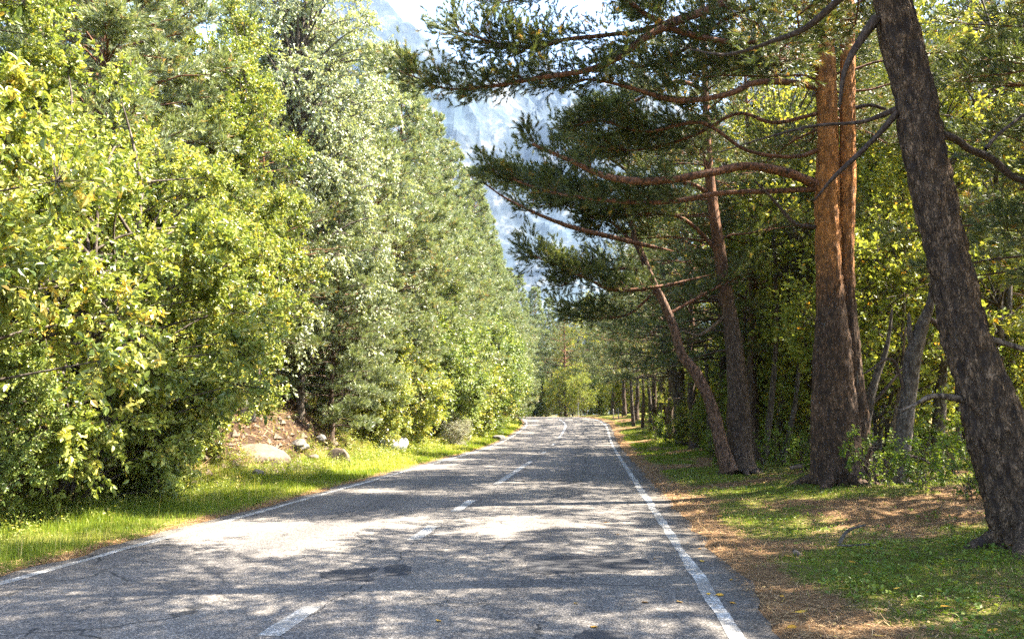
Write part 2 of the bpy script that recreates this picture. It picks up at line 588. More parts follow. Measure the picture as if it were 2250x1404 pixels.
def mountain_mat():
    m, n, out = mat("mountain_rock")
    tc = nd(n, "TexCoord").outputs["Object"]
    mp = nd(n, "Mapping")
    mp.inputs["Scale"].default_value = (1, 1, 0.8)
    mp.inputs["Rotation"].default_value = (0, 0.5, 0)
    n.links.new(tc, mp.inputs["Vector"])
    f = noise(n, 0.011, 12, 0.75, mp.outputs[0])
    g2 = noise(n, 0.0022, 5, 0.6, tc)
    col = ramp(n, f, [(.38, (.018, .026, .034)), (.50, (.040, .050, .060)), (.56, (.066, .074, .082)), (.63, (.20, .20, .20))])
    col = mix(n, ramp(n, g2, [(.42, (0, 0, 0)), (.56, (1, 1, 1))]), mix(n, 0.6, col, (.07, .10, .12)), col)
    b = nd(n, "BsdfPrincipled", i_Roughness=1.0)
    b.inputs["Specular IOR Level"].default_value = 0.0
    n.links.new(col, b.inputs["Base Color"])
    n.links.new(b.outputs[0], out.inputs[0])
    return m


def plain_mat(name, col, rough=0.6, sc=30, var=0.25):
    m, n, out = mat(name)
    b = nd(n, "BsdfPrincipled", i_Roughness=rough)
    tc = nd(n, "TexCoord").outputs["Object"]
    n.links.new(mix(n, noise(n, sc, 5, 0.7, tc), tuple(c * (1 - var) for c in col), tuple(min(1, c * (1 + var)) for c in col)), b.inputs["Base Color"])
    n.links.new(b.outputs[0], out.inputs[0])
    return m


# ------------------------------------------------------------------ road centreline and terrain
DS = 0.5
cl = []
x, y, hd, L = -2.46 - 4.0, -40.0, math.atan(0.1), -40.0
while L < 260:
    cl.append((x, y, hd, L))
    x += math.sin(hd) * DS
    y += math.cos(hd) * DS
    if 70 < L < 150:
        hd -= DS / 62.0
    L += DS
cl = np.array(cl)


def prof(L):
    L = np.asarray(L, float)
    z = np.where(L < 40, 0.0, 0.00093 * (L - 40) ** 2)
    z78, s78 = 0.00093 * 38 ** 2, 2 * 0.00093 * 38
    d = L - 78
    s98 = -0.03
    z2 = z78 + s78 * d + (s98 - s78) / 20.0 * d * d / 2
    z98 = z78 + s78 * 20 + (s98 - s78) * 10
    z3 = z98 + s98 * (L - 98)
    return np.where(L < 78, z, np.where(L < 98, z2, z3))


def road_sl(x, y):
    """signed offset s (right positive) and length L along the centreline"""
    x, y = np.broadcast_arrays(np.asarray(x, float), np.asarray(y, float))
    sh = x.shape
    xf, yf = x.ravel(), y.ravel()
    so, lo = np.empty(len(xf)), np.empty(len(xf))
    for k in range(0, len(xf), 4000):
        dx = xf[k:k + 4000, None] - cl[None, :, 0]
        dy = yf[k:k + 4000, None] - cl[None, :, 1]
        i = np.argmin(dx * dx + dy * dy, 1)
        r = np.arange(len(i))
        c, s_ = np.cos(cl[i, 2]), np.sin(cl[i, 2])
        so[k:k + 4000] = dx[r, i] * c - dy[r, i] * s_
        lo[k:k + 4000] = cl[i, 3] + dx[r, i] * s_ + dy[r, i] * c
    return so.reshape(sh), lo.reshape(sh)


def sl_xy(s, L):
    s, L = np.asarray(s, float), np.asarray(L, float)
    cx = np.interp(L, cl[:, 3], cl[:, 0])
    cyy = np.interp(L, cl[:, 3], cl[:, 1])
    h = np.interp(L, cl[:, 3], cl[:, 2])
    return cx + s * np.cos(h), cyy - s * np.sin(h)


EDGE = 3.82


def ground_z(x, y, sl=None):
    s, L = road_sl(x, y) if sl is None else sl
    zr = prof(L)
    t = -s - EDGE
    bump = (fbm(p2(x, y, 0.45), 4) - 0.5)
    fine = (fbm(p2(x, y, 2.2, 3.0), 3) - 0.5) * 0.07 + (fbm(p2(x, y, 1.3, 6.0), 4) - 0.5) * np.clip((t - 3.0) / 1.0, 0, 1) * 0.9
    tb = np.clip(t - 2.7 - bump * 1.6, 0, None)
    left = 0.03 * np.clip(t, 0, 3) + np.where(tb < 3.4, 0.80 * tb, 2.72 + 0.30 * (tb - 3.4)) + bump * 0.5 * np.clip(t / 3, 0, 1)
    u = s - EDGE
    right = 0.30 * np.clip(u / 4.0, 0, 1) ** 1.3 + 0.02 * np.clip(u - 4, 0, 60) + bump * 0.35 * np.clip(u / 3, 0, 1)
    z = zr + np.where(s < 0, left, right) + fine * np.clip((np.abs(s) - EDGE) / 0.6, 0, 1)
    inner = np.clip((np.abs(s) - 3.62) / 0.35, 0, 1)
    z = np.where(np.abs(s) < 4.0, z - 0.06 * (1 - inner), z)
    far = np.clip((np.hypot(x, y) - 250) / 300, 0, 1)
    return z * (1 - far) + far * (2.0 + 8 * (fbm(p2(x, y, 0.004), 3) - 0.4))


def build_terrain():
    a = np.arange
    xs = np.concatenate([a(-3500, -400, 300), a(-400, -60, 20), a(-60, -16, 1.2), a(-16, 14, .28), a(14, 50, 1.2), a(50, 400, 20), a(400, 3600, 300)])
    ys = np.concatenate([a(-400, -40, 40), a(-40, 3, 1.5), a(3, 45, .28), a(45, 120, .8), a(120, 300, 6), a(300, 700, 40), a(700, 4300, 300)])
    X, Y = np.meshgrid(xs, ys)
    s, L = road_sl(X, Y)
    Z = ground_z(X, Y, (s, L))
    ny, nx = X.shape
    i = np.arange(ny - 1)[:, None] * nx
    j = np.arange(nx - 1)[None, :]
    q = np.stack([i + j, i + j + 1, i + nx + j + 1, i + nx + j], -1).reshape(-1, 4)
    g = Geo()
    g.add(np.stack([X, Y, Z], -1).reshape(-1, 3), None, q)
    me = g.mesh("ground", M_GROUND, True)
    t = -s - EDGE
    cov = np.where(s < 0, np.where(t < 0.2, 0.0, np.where(t < 3.2, 1.0, 1.75)), right_cover(X, Y, s))
    cov = np.where((s > 0) & (s > 14), 0.5, cov)
    at = me.attributes.new("cover", 'FLOAT', 'POINT')
    at.data.foreach_set("value", cov.astype(np.float32).ravel())
    tag(link("ground", me), "forest floor with turf verges, brown pine needle litter and a bare soil bank", None, None, "structure")


def right_cover(x, y, s):
    """turf patches between strips of brown needle litter on the right verge"""
    u = s - EDGE
    f = fbm(p2(x, y, 0.55, 9.0), 4)
    base = np.clip((u - 0.22) / .8, 0, 1) * 0.70
    return np.clip(base + (f - 0.50) * 3.6 * np.clip((u - .3), 0, 1), 0, 1.2)


def strip(s0, s1, L0, L1, dz, g, wob=0.0, step=0.5, ns=1, jag=0.0):
    Ls = np.arange(L0, L1 + step * 0.5, step)
    w = (fbm(p2(Ls * 1.3, Ls * 0, 1.0, s0), 3) - 0.5) * wob
    w2 = (fbm(p2(Ls * 1.3, Ls * 0, 1.0, s1 + 50), 3) - 0.5) * wob
    if jag:
        w = w + (rng.random(len(Ls)) - .5) * jag
        w2 = w2 + (rng.random(len(Ls)) - .5) * jag
    cols = []
    for k in range(ns + 1):
        f = k / ns
        s = (s0 + w) * (1 - f) + (s1 + w2) * f
        x, y = sl_xy(s, Ls)
        cols.append(np.stack([x, y, prof(Ls) + dz], -1))
    v = np.stack(cols, 1).reshape(-1, 3)
    n = len(Ls)
    i = np.arange(n - 1)[:, None] * (ns + 1)
    j = np.arange(ns)[None, :]
    q = np.stack([i + j, i + j + 1, i + ns + 1 + j + 1, i + ns + 1 + j], -1).reshape(-1, 4)
    g.add(v, None, q)


def build_road():
    g = Geo()
    strip(-3.80, 3.92, -30, 240, 0.0, g, wob=0.35, step=0.25, ns=10)
    rme = g.mesh("road", M_ASPH, True)
    at = rme.attributes.new("off", 'FLOAT', 'POINT')
    at.data.foreach_set("value", np.tile(np.linspace(-3.8, 3.92, 11), len(rme.vertices) // 11).astype(np.float32))
    road = tag(link("road", rme), "grey sun-bleached cracked asphalt road curving over a crest", None, None, "structure")
    for s0 in (-3.5, 3.5):
        g = Geo()
        strip(s0 - 0.07, s0 + 0.07, -28, 236, 0.004, g, wob=0.10, step=0.1 if False else 0.25, jag=0.012)
        link("edge_line", g.mesh("edge_line", M_PAINT), road)
    for L0, L1 in ((-4, -1.5), (1, 3.2), (6.7, 7.75), (11.7, 13.2), (15.2, 17.2), (21.2, 33.0), (40, 42), (49, 51.5), (58, 120)):
        g = Geo()
        strip(-0.13, 0.05, L0, L1, 0.004, g, wob=0.04, step=0.25)
        link("centre_line", g.mesh("centre_line", M_PAINT), road)
    for (px, py, w, h, sd) in ((1290, 1229, 210, 38, 1), (770, 1250, 120, 26, 2), (1310, 1382, 120, 40, 5), (880, 1240, 60, 20, 8)):
        n = 40
        th = np.arange(n) / n * 2 * math.pi
        r = 1 + 0.35 * (vn(np.stack([np.cos(th) * 1.6 + sd * 9, np.sin(th) * 1.6, th * 0], -1)) - 0.5) * 2
        cs, sn = np.cos(th), np.sin(th)
        ex = np.sign(cs) * np.abs(cs) ** 0.6
        ey = np.sign(sn) * np.abs(sn) ** 0.6
        pts = []
        for k in range(n):
            D = 1.64 * 1800 / (py + ey[k] * r[k] * h / 2 - HOR)
            q = P(px + ex[k] * r[k] * w / 2, 1000, D)
            pts.append((q[0], D, 0.004))
        g = Geo()
        pts = np.array(pts)
        c = pts.mean(0, keepdims=True)
        g.add(np.concatenate([pts, c]), np.stack([np.arange(n), (np.arange(n) + 1) % n, np.full(n, n)], -1))
        me = g.mesh("repair_patch", M_PATCH)
        me.flip_normals()
        link("repair_patch", me, road)


def build_mountain():
    n1, n2 = 420, 330
    xs = np.linspace(-1700, 1900, n1)
    ys = np.linspace(900, 3400, n2)
    X, Y = np.meshgrid(xs, ys)
    p = p2(X, Y, 1 / 800.0)
    w = np.stack([fbm(p * 1.3 + 3, 3), fbm(p * 1.3 + 11, 3), 0 * X], -1)
    p = p + (w - .5) * .8
    rid = np.zeros_like(X)
    amp, wt = 1.0, 1.0
    for o in range(7):
        r_ = (1 - np.abs(vn(p * 2.05 ** o + o * 5.3) * 2 - 1)) ** 2
        rid = rid + amp * wt * r_
        wt = np.clip(r_ * 1.6, 0, 1)
        amp *= .52
    base = np.clip((Y - 1000) / 1500, 0, 1) ** 1.15 * np.clip((3500 - Y) / 900, 0, 1) ** 0.5
    Z = base * (1010 + 400 * (rid - .6)) - 5
    g = Geo()
    i = np.arange(n2 - 1)[:, None] * n1
    j = np.arange(n1 - 1)[None, :]
    q = np.stack([i + j, i + j + 1, i + n1 + j + 1, i + n1 + j], -1).reshape(-1, 4)
    global MT
    MT = float(Z.max())
    g.add(np.stack([X, Y, Z], -1).reshape(-1, 3), None, q)
    tag(link("mountain", g.mesh("mountain", mountain_mat(), False)), "pale blue hazy rocky mountain with white streaks above the road", None, None, "structure")


# ------------------------------------------------------------------ haze over the whole valley
def build_haze(zt=1300):
    x0, x1, y0, y1, z0, z1 = -3600, 3700, -500, 5400, -80, zt
    v = [(x, y, z) for z in (z0, z1) for y in (y0, y1) for x in (x0, x1)]
    f = [(0, 2, 3, 1), (4, 5, 7, 6), (0, 1, 5, 4), (2, 6, 7, 3), (0, 4, 6, 2), (1, 3, 7, 5)]
    me = bpy.data.meshes.new("haze")
    me.from_pydata(v, [], f)
    m, n, out = mat("haze")
    pv = n.nodes.new("ShaderNodeVolumePrincipled")
    pv.inputs["Color"].default_value = (.50, .70, 1, 1)
    pv.inputs["Density"].default_value = HAZE
    n.links.new(pv.outputs[0], out.inputs["Volume"])
    me.materials.append(m)
    tag(link("haze", me), "thin blue haze in front of the mountain", None, None, "stuff")


HAZE = 0.00006
# ------------------------------------------------------------------ pines
def pine_branch(start, az, length, rise, sag, rg, n=9, tip_up=0.25):
    t = np.linspace(0, 1, n)
    h = np.stack([np.cos(az) + 0 * t, np.sin(az) + 0 * t], -1)
    side = np.array([-math.sin(az), math.cos(az)])
    wob = np.cumsum(rg.normal(0, 0.035, n)) * length
    x = h * (t * length)[:, None] + side[None, :] * (wob * t)[:, None]
    z = rise * t * length - sag * length * t * t + tip_up * length * np.clip(t - 0.6, 0, 1) ** 1.6
    z = z + np.cumsum(rg.normal(0, 0.02, n)) * length * 0.6
    return start + np.concatenate([x, z[:, None]], 1)


def twigs_on(poly, rg, per_m, tl, t0=0.3, up=0.25, tufts=8, sub=True):
    """side twigs along a branch; returns twig origins, directions, lengths and shoot bases + directions"""
    seg = np.linalg.norm(np.diff(poly, axis=0), axis=1)
    cum = np.concatenate([[0], np.cumsum(seg)])
    Lt = cum[-1]
    n = max(3, int(per_m * Lt * (1 - t0)))
    u = t0 + (1 - t0) * rg.random(n) ** 0.85
    u[:2] = 1.0
    pos = np.stack([np.interp(u * Lt, cum, poly[:, k]) for k in range(3)], -1)
    tg = unit(np.stack([np.interp(np.minimum(u * Lt + 0.1, Lt), cum, poly[:, k]) for k in range(3)], -1) -
              np.stack([np.interp(np.minimum(u * Lt + 0.1, Lt) - 0.25, cum, poly[:, k]) for k in range(3)], -1))
    sidev = unit(np.cross(tg, np.array([0, 0, 1.0])))
    sg = np.where(rg.random(n) < 0.5, -1.0, 1.0)[:, None]
    d = unit(tg * (0.5 + 0.6 * rg.random((n, 1))) + sidev * sg * (0.4 + 0.8 * rg.random((n, 1))) + np.array([0, 0, 1.0]) * (up + rg.normal(0, 0.30, (n, 1))))
    ln = tl * (0.45 + 0.8 * rg.random(n)) * (1.15 - 0.6 * u)
    m = tufts
    f = rg.random((n, m)) ** 0.6
    f[:, 0] = 1.0
    curve = np.array([0, 0, 1.0]) * 0.18
    b = pos[:, None, :] + d[:, None, :] * (f * ln[:, None])[..., None] + curve * (f ** 2 * ln[:, None])[..., None]
    off = rg.normal(size=(n, m, 3))
    if sub:
        b = b + off * 0.10 * tl * np.array([1, 1, 0.6]) * (f < 0.999)[..., None]
    sd = unit(d[:, None, :] + off * 0.45 + np.array([0, 0, 0.35]))
    return pos, d, ln, b.reshape(-1, 3), sd.reshape(-1, 3)


def twig_wood(g, pos, d, ln, w):
    m = len(pos)
    r = rng.normal(size=(m, 3))
    s = unit(np.cross(d, r)) * w
    s2 = np.cross(d, s)
    tip = pos + d * ln[:, None] + np.array([0, 0, 0.18]) * ln[:, None]
    mid = pos + d * ln[:, None] * 0.5 + np.array([0, 0, 0.045]) * ln[:, None]
    v = np.stack([pos + s, pos - 0.5 * s + 0.87 * s2, pos - 0.5 * s - 0.87 * s2, mid + s * .6, mid - 0.3 * s + .5 * s2, mid - .3 * s - .5 * s2, tip], 1).reshape(-1, 3)
    o = np.arange(m)[:, None] * 7
    q = np.concatenate([o + np.array([[0, 1, 4, 3]]), o + np.array([[1, 2, 5, 4]]), o + np.array([[2, 0, 3, 5]])])
    t = np.concatenate([o + np.array([[3, 4, 6]]), o + np.array([[4, 5, 6]]), o + np.array([[5, 3, 6]])])
    g.add(v, t, q)


def pine_proto(seed, H, R, base, nm, bark, trunk_r=0.22, per_m=3.2, N=9, nl=0.13, nw=0.016, tufts=9, lean=0.02, whorl=0.5, nb=4, bare=False):
    rg = np.random.default_rng(seed)
    n = 26
    z = np.linspace(-0.4, H, n)
    wx = np.cumsum(rg.normal(0, 0.035, n)) + lean * z
    wy = np.cumsum(rg.normal(0, 0.035, n))
    ax = np.stack([wx - wx[0], wy - wy[0], z], -1)
    rad = trunk_r * (1 - 0.88 * np.clip(z / H, 0, 1) ** 0.9) * (1 + 0.5 * np.exp(-np.clip(z, 0, 9) / 0.3))
    wood, need = Geo(), Geo()
    tube(wood, catmull(ax, 70), np.interp(np.linspace(0, 1, 70), np.linspace(0, 1, n), rad), 10, 0.12, 3.0)
    zz = base
    k = rg.random() * 6
    while zz < H - 0.2:
        f = (zz - base) / (H - base)
        shape = (0.55 + 0.45 * math.sin(math.pi * min(1, f * 1.25 + 0.15))) * (1 - f ** 2.2 * 0.85)
        for b in range(nb):
            az = k + b * 2 * math.pi / nb + rg.normal(0, 0.3)
            ln = R * shape * rg.uniform(0.7, 1.15)
            c = np.array([np.interp(zz, z, ax[:, i]) for i in range(3)])
            pl = pine_branch(c, az, ln, rg.uniform(0.05, 0.3) + 0.45 * f, 0.25 * (1 - f), rg)
            tube(wood, pl, np.linspace(0.035 * ln / 3 + 0.012, 0.008, len(pl)), 5, cap=False)
            pos, d, l2, tb, td = twigs_on(pl, rg, per_m, 0.36 * ln ** 0.5 + 0.25, t0=0.22 + 0.2 * (1 - f), tufts=tufts)
            twig_wood(wood, pos, d, l2, 0.008)
            needles(need, tb, td, N, 0.14, nl, nw, rg, avar=np.clip(rg.normal(0.5, 0.22, len(tb)), 0, 1))
        k += 1.9
        zz += whorl * rg.uniform(0.7, 1.3)
    # a few dead snags below the crown
    for b in range(5):
        zb = rg.uniform(min(1.6, base * 0.5), max(base, 2.0))
        c = np.array([np.interp(zb, z, ax[:, i]) for i in range(3)])
        pl = pine_branch(c, rg.random() * 6.3, rg.uniform(0.5, 1.8), 0.1, 0.2, rg, 6)
        tube(wood, pl, np.linspace(0.025, 0.006, 6), 4, cap=False)
    return wood.mesh("trunk", bark, True), need.mesh("crown", nm)


# ------------------------------------------------------------------ broadleaf trees
def broad_proto(seed, H, R, leaf_mat_, bark, nclump=60, twigs=16, lpt=14, leaf=0.085, width=0.5, z0=0.12, crown_top=None,
                trunk_r=0.12, droop=0.2, clump_r=0.75, big=True, shell=0.55, stems=3, avar_mu=0.5, low=False):
    rg = np.random.default_rng(seed)
    wood, lf = Geo(), Geo()
    cz = H * (0.5 + z0 / 2)
    rz = H * (1 - z0) / 2
    # clump centres: rough lobed ellipsoid
    u = unit(rg.normal(size=(nclump, 3)))
    lob = 0.72 + 0.5 * vn(u * 1.7 + seed)
    rr = (shell + (1 - shell) * rg.random(nclump) ** 0.7) * lob
    cc = u * rr[:, None] * np.array([R, R, rz]) + np.array([0, 0, cz])
    cc[:, 2] = np.maximum(cc[:, 2], 0.25)
    cr = clump_r * rg.uniform(0.65, 1.3, nclump)
    st = []
    for k in range(stems):
        a = rg.random() * 6.3
        top = np.array([math.cos(a) * R * .35, math.sin(a) * R * .35, H * rg.uniform(.62, .85)])
        pts = np.array([[math.cos(a) * .1, math.sin(a) * .1, -.3], top * [.3, .3, .3], top * [.65, .75, .65], top])
        pts = catmull(pts + rg.normal(0, .05, pts.shape), 14)
        st.append(pts)
        tube(wood, pts, np.linspace(trunk_r, trunk_r * .25, 14), 8, 0.08, 3)
    for k in range(nclump):
        s = st[k % stems]
        hz = np.clip(cc[k, 2] - np.linalg.norm(cc[k, :2]) * 0.6, 0.2, H)
        i = int(np.argmin(np.abs(s[:, 2] - hz)))
        a, b = s[i], cc[k]
        m = (a + b) / 2 + np.array([0, 0, 0.12 * np.linalg.norm(b - a)]) + rg.normal(0, .1, 3)
        tube(wood, catmull([a, m, b], 7), np.linspace(trunk_r * .28 + .006, .007, 7), 4, cap=False)
    # twigs
    nt = nclump * twigs
    c = np.repeat(cc, twigs, 0)
    r = np.repeat(cr, twigs)
    out = unit(c - np.array([0, 0, cz * 0.8]))
    d = unit(unit(rg.normal(size=(nt, 3))) + out * 0.55 + np.array([0, 0, 0.15 - droop * 0.6]))
    ln = r * rg.uniform(.5, 1.1, nt)
    twig_wood(wood, c, d, ln, 0.006)
    f = 0.2 + 0.8 * rg.random((nt, lpt)) ** 0.8
    b = c[:, None, :] + d[:, None, :] * (f * ln[:, None])[..., None] + np.array([0, 0, 0.18 - droop * 0.5]) * (f ** 2 * ln[:, None])[..., None]
    b = b + rg.normal(0, 0.02, b.shape)
    b = b.reshape(-1, 3)
    n = len(b)
    dd = np.repeat(d, lpt, 0)
    ax = unit(dd * 0.5 + unit(rg.normal(size=(n, 3))) * 0.9 + np.array([0, 0, -droop]))
    nr = unit(np.array([0.2, 0, 0.6]) + rg.normal(0, 0.75, (n, 3)))
    av = np.clip(np.repeat(rg.normal(avar_mu, .17, nt), lpt) + rg.normal(0, .14, n), 0, 0.93)
    av = np.where(rg.random(n) < 0.015, 1.0, av)
    L = leaf * np.clip(rg.normal(.95, .28, n), .4, 1.6)
    (leaves if big else leaves_small)(lf, b, ax, nr, L, width, rg, av)
    return wood.mesh("trunk", bark, True), lf.mesh("crown", leaf_mat_)


ORD = ["first", "second", "third", "fourth", "fifth", "sixth", "seventh", "eighth", "ninth", "tenth", "eleventh", "twelfth", "thirteenth",
       "fourteenth", "fifteenth", "sixteenth", "seventeenth", "eighteenth", "nineteenth", "twentieth", "twenty-first", "twenty-second",
       "twenty-third", "twenty-fourth", "twenty-fifth", "twenty-sixth", "twenty-seventh", "twenty-eighth", "twenty-ninth", "thirtieth",
       "thirty-first", "thirty-second", "thirty-third", "thirty-fourth", "thirty-fifth", "thirty-sixth", "thirty-seventh", "thirty-eighth"]


def place(proto, name, label, cat, group, x, y, sc=1.0, rz=None, dz=0.0, crown=None):
    z = float(ground_z(np.array([x]), np.array([y]))[0]) + dz
    t = thing(name, label, cat, (x, y, z), rnd.random() * 6.28 if rz is None else rz, group, sc)
    link("trunk", proto[0], t)
    link(crown or "crown", proto[1], t)
    return t


rnd = random.Random(11)


def at_px(px, D):
    return (px - CX0) / F_PX * D


def row(proto_list, name, label_fmt, cat, group, spots, crown=None):
    """spots: (x, y, scale) - ordered from the camera"""
    spots = sorted(spots, key=lambda q: q[1])
    for i, q in enumerate(spots):
        pr = proto_list[q[3] if len(q) > 3 else i % len(proto_list)]
        place(pr, name, label_fmt.replace("#", ORD[i]), cat, group, q[0], q[1], q[2], crown=crown)


# ------------------------------------------------------------------ build setting
build_terrain()
build_road()
build_mountain()
build_haze(MT + 5)

# ---- prototypes
PN_SIL = [pine_proto(21 + k, 17.5, 3.5, 0.7, M_NSL, B_FAR, 0.2, per_m=5.5, N=11, tufts=13, nl=0.17, nw=0.030, whorl=0.40, nb=5) for k in range(3)]
PN_DRK = [pine_proto(41 + k, 15.5, 4.5, 3.8, M_NDK, B_FAR, 0.24, per_m=4.2, N=11, tufts=12, nl=.14, nw=.023, whorl=0.55, nb=4, lean=-0.02) for k in range(3)]
PN_TAL = [pine_proto(51 + k, 21.0, 4.2, 5.0, M_NDK, B_FAR, 0.26, per_m=4.0, N=10, tufts=10, nl=.17, nw=.034, whorl=0.6, nb=4) for k in range(2)]
BR_YEL = [broad_proto(61 + k, 8.2, 3.3, M_YEL, B_GREY, nclump=170, twigs=26, lpt=26, leaf=0.094, width=0.52, z0=-.02, clump_r=0.74, stems=4, droop=.3, shell=.5) for k in range(3)]
BR_TAL = broad_proto(71, 14.5, 3.1, M_YEL, B_GREY, nclump=170, twigs=26, lpt=24, leaf=0.094, width=0.52, z0=0.03, clump_r=0.78, stems=2, trunk_r=.16, avar_mu=.4, shell=.4)
BR_SHR = [broad_proto(81 + k, 4.4, 2.1, M_YEL, B_GREY, nclump=110, twigs=16, lpt=16, leaf=0.115, width=0.52, z0=-.05, clump_r=0.6, stems=5, big=False, trunk_r=.05, avar_mu=.55, shell=.4) for k in range(2)]
BR_GRN = [broad_proto(91 + k, 6.8, 2.6, M_GRN, B_GREY, nclump=150, twigs=16, lpt=16, leaf=0.12, width=0.52, z0=-.03, clump_r=0.68, stems=4, big=False, trunk_r=.09, shell=.4) for k in range(2)]
BR_BIR = [broad_proto(101 + k, 19.5, 3.4, M_BIR, B_GREY, nclump=330, twigs=20, lpt=18, leaf=0.10, width=0.62, z0=0.05, clump_r=0.9, stems=1, big=False, droop=.8, trunk_r=.16, shell=.35) for k in range(2)]
BR_GRY = broad_proto(111, 1.7, 0.95, M_GRY, B_DEAD, nclump=50, twigs=16, lpt=20, leaf=0.05, width=0.35, z0=-.05, clump_r=0.35, stems=7, big=False, trunk_r=.02)
UN_DER = [broad_proto(121 + k, 7.0, 2.5, M_UND, B_GREY, nclump=95, twigs=12, lpt=13, leaf=0.115, width=0.62, z0=0.0, clump_r=0.85, stems=3, big=False, trunk_r=.06, shell=.3) for k in range(3)]
UN_TAL = [broad_proto(131 + k, 17.0, 3.8, M_UND, B_GREY, nclump=150, twigs=13, lpt=13, leaf=0.14, width=0.6, z0=0.1, clump_r=1.0, stems=2, big=False, trunk_r=.12, shell=.3, avar_mu=.66) for k in range(2)]
SAP = broad_proto(141, 1.5, 0.8, M_COV, B_GREY, nclump=16, twigs=9, lpt=8, leaf=0.075, width=0.6, z0=0.0, clump_r=0.3, stems=4, trunk_r=.01, shell=.3)

# ---- left side, hand placed
GL = "trees and bushes on the left bank"
place(BR_YEL[0], "leafy_tree", "large-leaved yellow-green bush at the left frame edge, nearest plant to the camera", "tree", GL, -8.7, 9.8, 1.05, 0.4, dz=-1.0)
place(BR_YEL[1], "leafy_tree", "huge rounded yellow-green bush whose leaves hang down over the grass verge", "tree", GL, -8.1, 14.8, 1.0, 2.1, dz=-1.2)
place(BR_YEL[2], "leafy_tree", "yellow-green bush on the bank just left of the bare soil patch", "tree", GL, -8.8, 19.0, .95, 4.0, dz=-1.0)
place(BR_YEL[1], "leafy_tree", "yellow-green bush overhanging the bare brown soil of the bank", "tree", GL, -8.6, 22.8, 0.84, 5.1, dz=.9)
place(BR_TAL, "leafy_tree", "tall narrow yellow-green tree rising above the big bushes, in front of the silver birch", "tree", GL, -8.9, 24.0, .86, 1.0)
place(BR_TAL, "leafy_tree", "tall yellow-green tree in the upper left corner above the nearest bush", "tree", GL, -10.7, 13.4, 0.80, 3.0)
place(PN_SIL[0], "pine_tree", "bluish pine showing between the corner tree and the tall narrow yellow-green tree", "tree", GL, -10.8, 20.4, .95, 0.3)
place(PN_SIL[1], "pine_tree", "bluish pine behind the nearer bluish pine", "tree", GL, -13.5, 25.0, 1.0, 1.3)
place(BR_BIR[0], "birch_tree", "tall pale silver birch with drooping sprays beside the gap of sky", "tree", GL, -8.0, 31.0, 1.08, 0.0)
place(BR_BIR[1], "birch_tree", "pale silver birch partly hidden behind the taller silver birch", "tree", GL, -9.6, 36.0, 0.95, 2.2)
place(PN_SIL[2], "pine_tree", "low-branched pine with brown inner twigs at the right end of the bare bank", "tree", GL, -6.9, 31.5, 0.62, 0.6)
row(PN_SIL, "pine_tree", "# pine from the camera in the receding wall of pines along the left roadside", "tree", "pines lining the left roadside",
    [(-7.4, 35.5, .84), (-6.9, 40.5, 1.05), (-6.7, 46, 1.18), (-5.7, 51, 1.16), (-5.2, 57, 1.2), (-4.7, 63, 1.2), (-3.7, 69.5, 1.2), (-3.2, 76, 1.18), (-2.7, 83, 1.18), (-2.0, 91, 1.08), (-.6, 100, 1.05), (1.0, 110, 1.1), (3.0, 121, 1.1), (5.5, 133, 1.1), (9, 146, 1.1)])
row(PN_DRK + PN_SIL, "pine_tree", "# pine from the camera in the hidden second row up the left slope", "tree", "pines up the left slope",
    [(-20, 20, 1.05), (-18, 30, 1.1), (-14.5, 33, 1.05), (-14, 41, 1.1), (-12.5, 50, 1.1), (-12, 60, 1.1), (-10, 72, 1.1), (-9, 86, 1.1)])
row(BR_SHR + BR_GRN, "shrub", "# shrub from the camera at the foot of the left roadside pines", "shrub", "shrubs at the foot of the left pines",
    [(-6.1, 36.3, .8), (-5.6, 40, 1.1), (-5.3, 44, 1.15), (-4.6, 48.5, 1.3), (-4.2, 53, 1.4), (-3.3, 58, 1.45), (-2.9, 63, 1.5), (-2.1, 68, 1.4), (-1.6, 73.5, 1.4), (-1.3, 79, 1.3), (-.9, 85, 1.3)])
row(BR_GRN, "shrub", "# green bush from the camera on the left bank behind the big bushes", "shrub", "green bushes on the left bank",
    [(-11.5, 12.5, 1.0), (-12.5, 20, 1.0), (-10.8, 27.5, 1.0), (-10.5, 31.5, 1.0), (-10, 38, 1.1)])
place(BR_GRN[0], "shrub", "low green bush reaching down to the grass under the huge rounded bush", "shrub", GL, -7.2, 16.6, .52, 1.2)
place(BR_GRN[1], "shrub", "low dark bush at the left frame edge under the nearest bush", "shrub", GL, -7.4, 11.6, .42, 2.2)
place(BR_SHR[0], "shrub", "low yellow-green bush filling the foot of the bank left of the bare soil", "shrub", GL, -8.0, 20.6, .62, 2.2)
place(PN_DRK[1], "pine_tree", "small pine with dark brown inner boughs shading the bare soil of the bank", "tree", GL, -8.3, 26.8, .66, 2.0, dz=-.4)
place(BR_GRY, "shrub", "silvery grey dry-looking small shrub at the edge of the left grass verge", "shrub", GL, -3.0, 46.0, 1.0, 0.5)

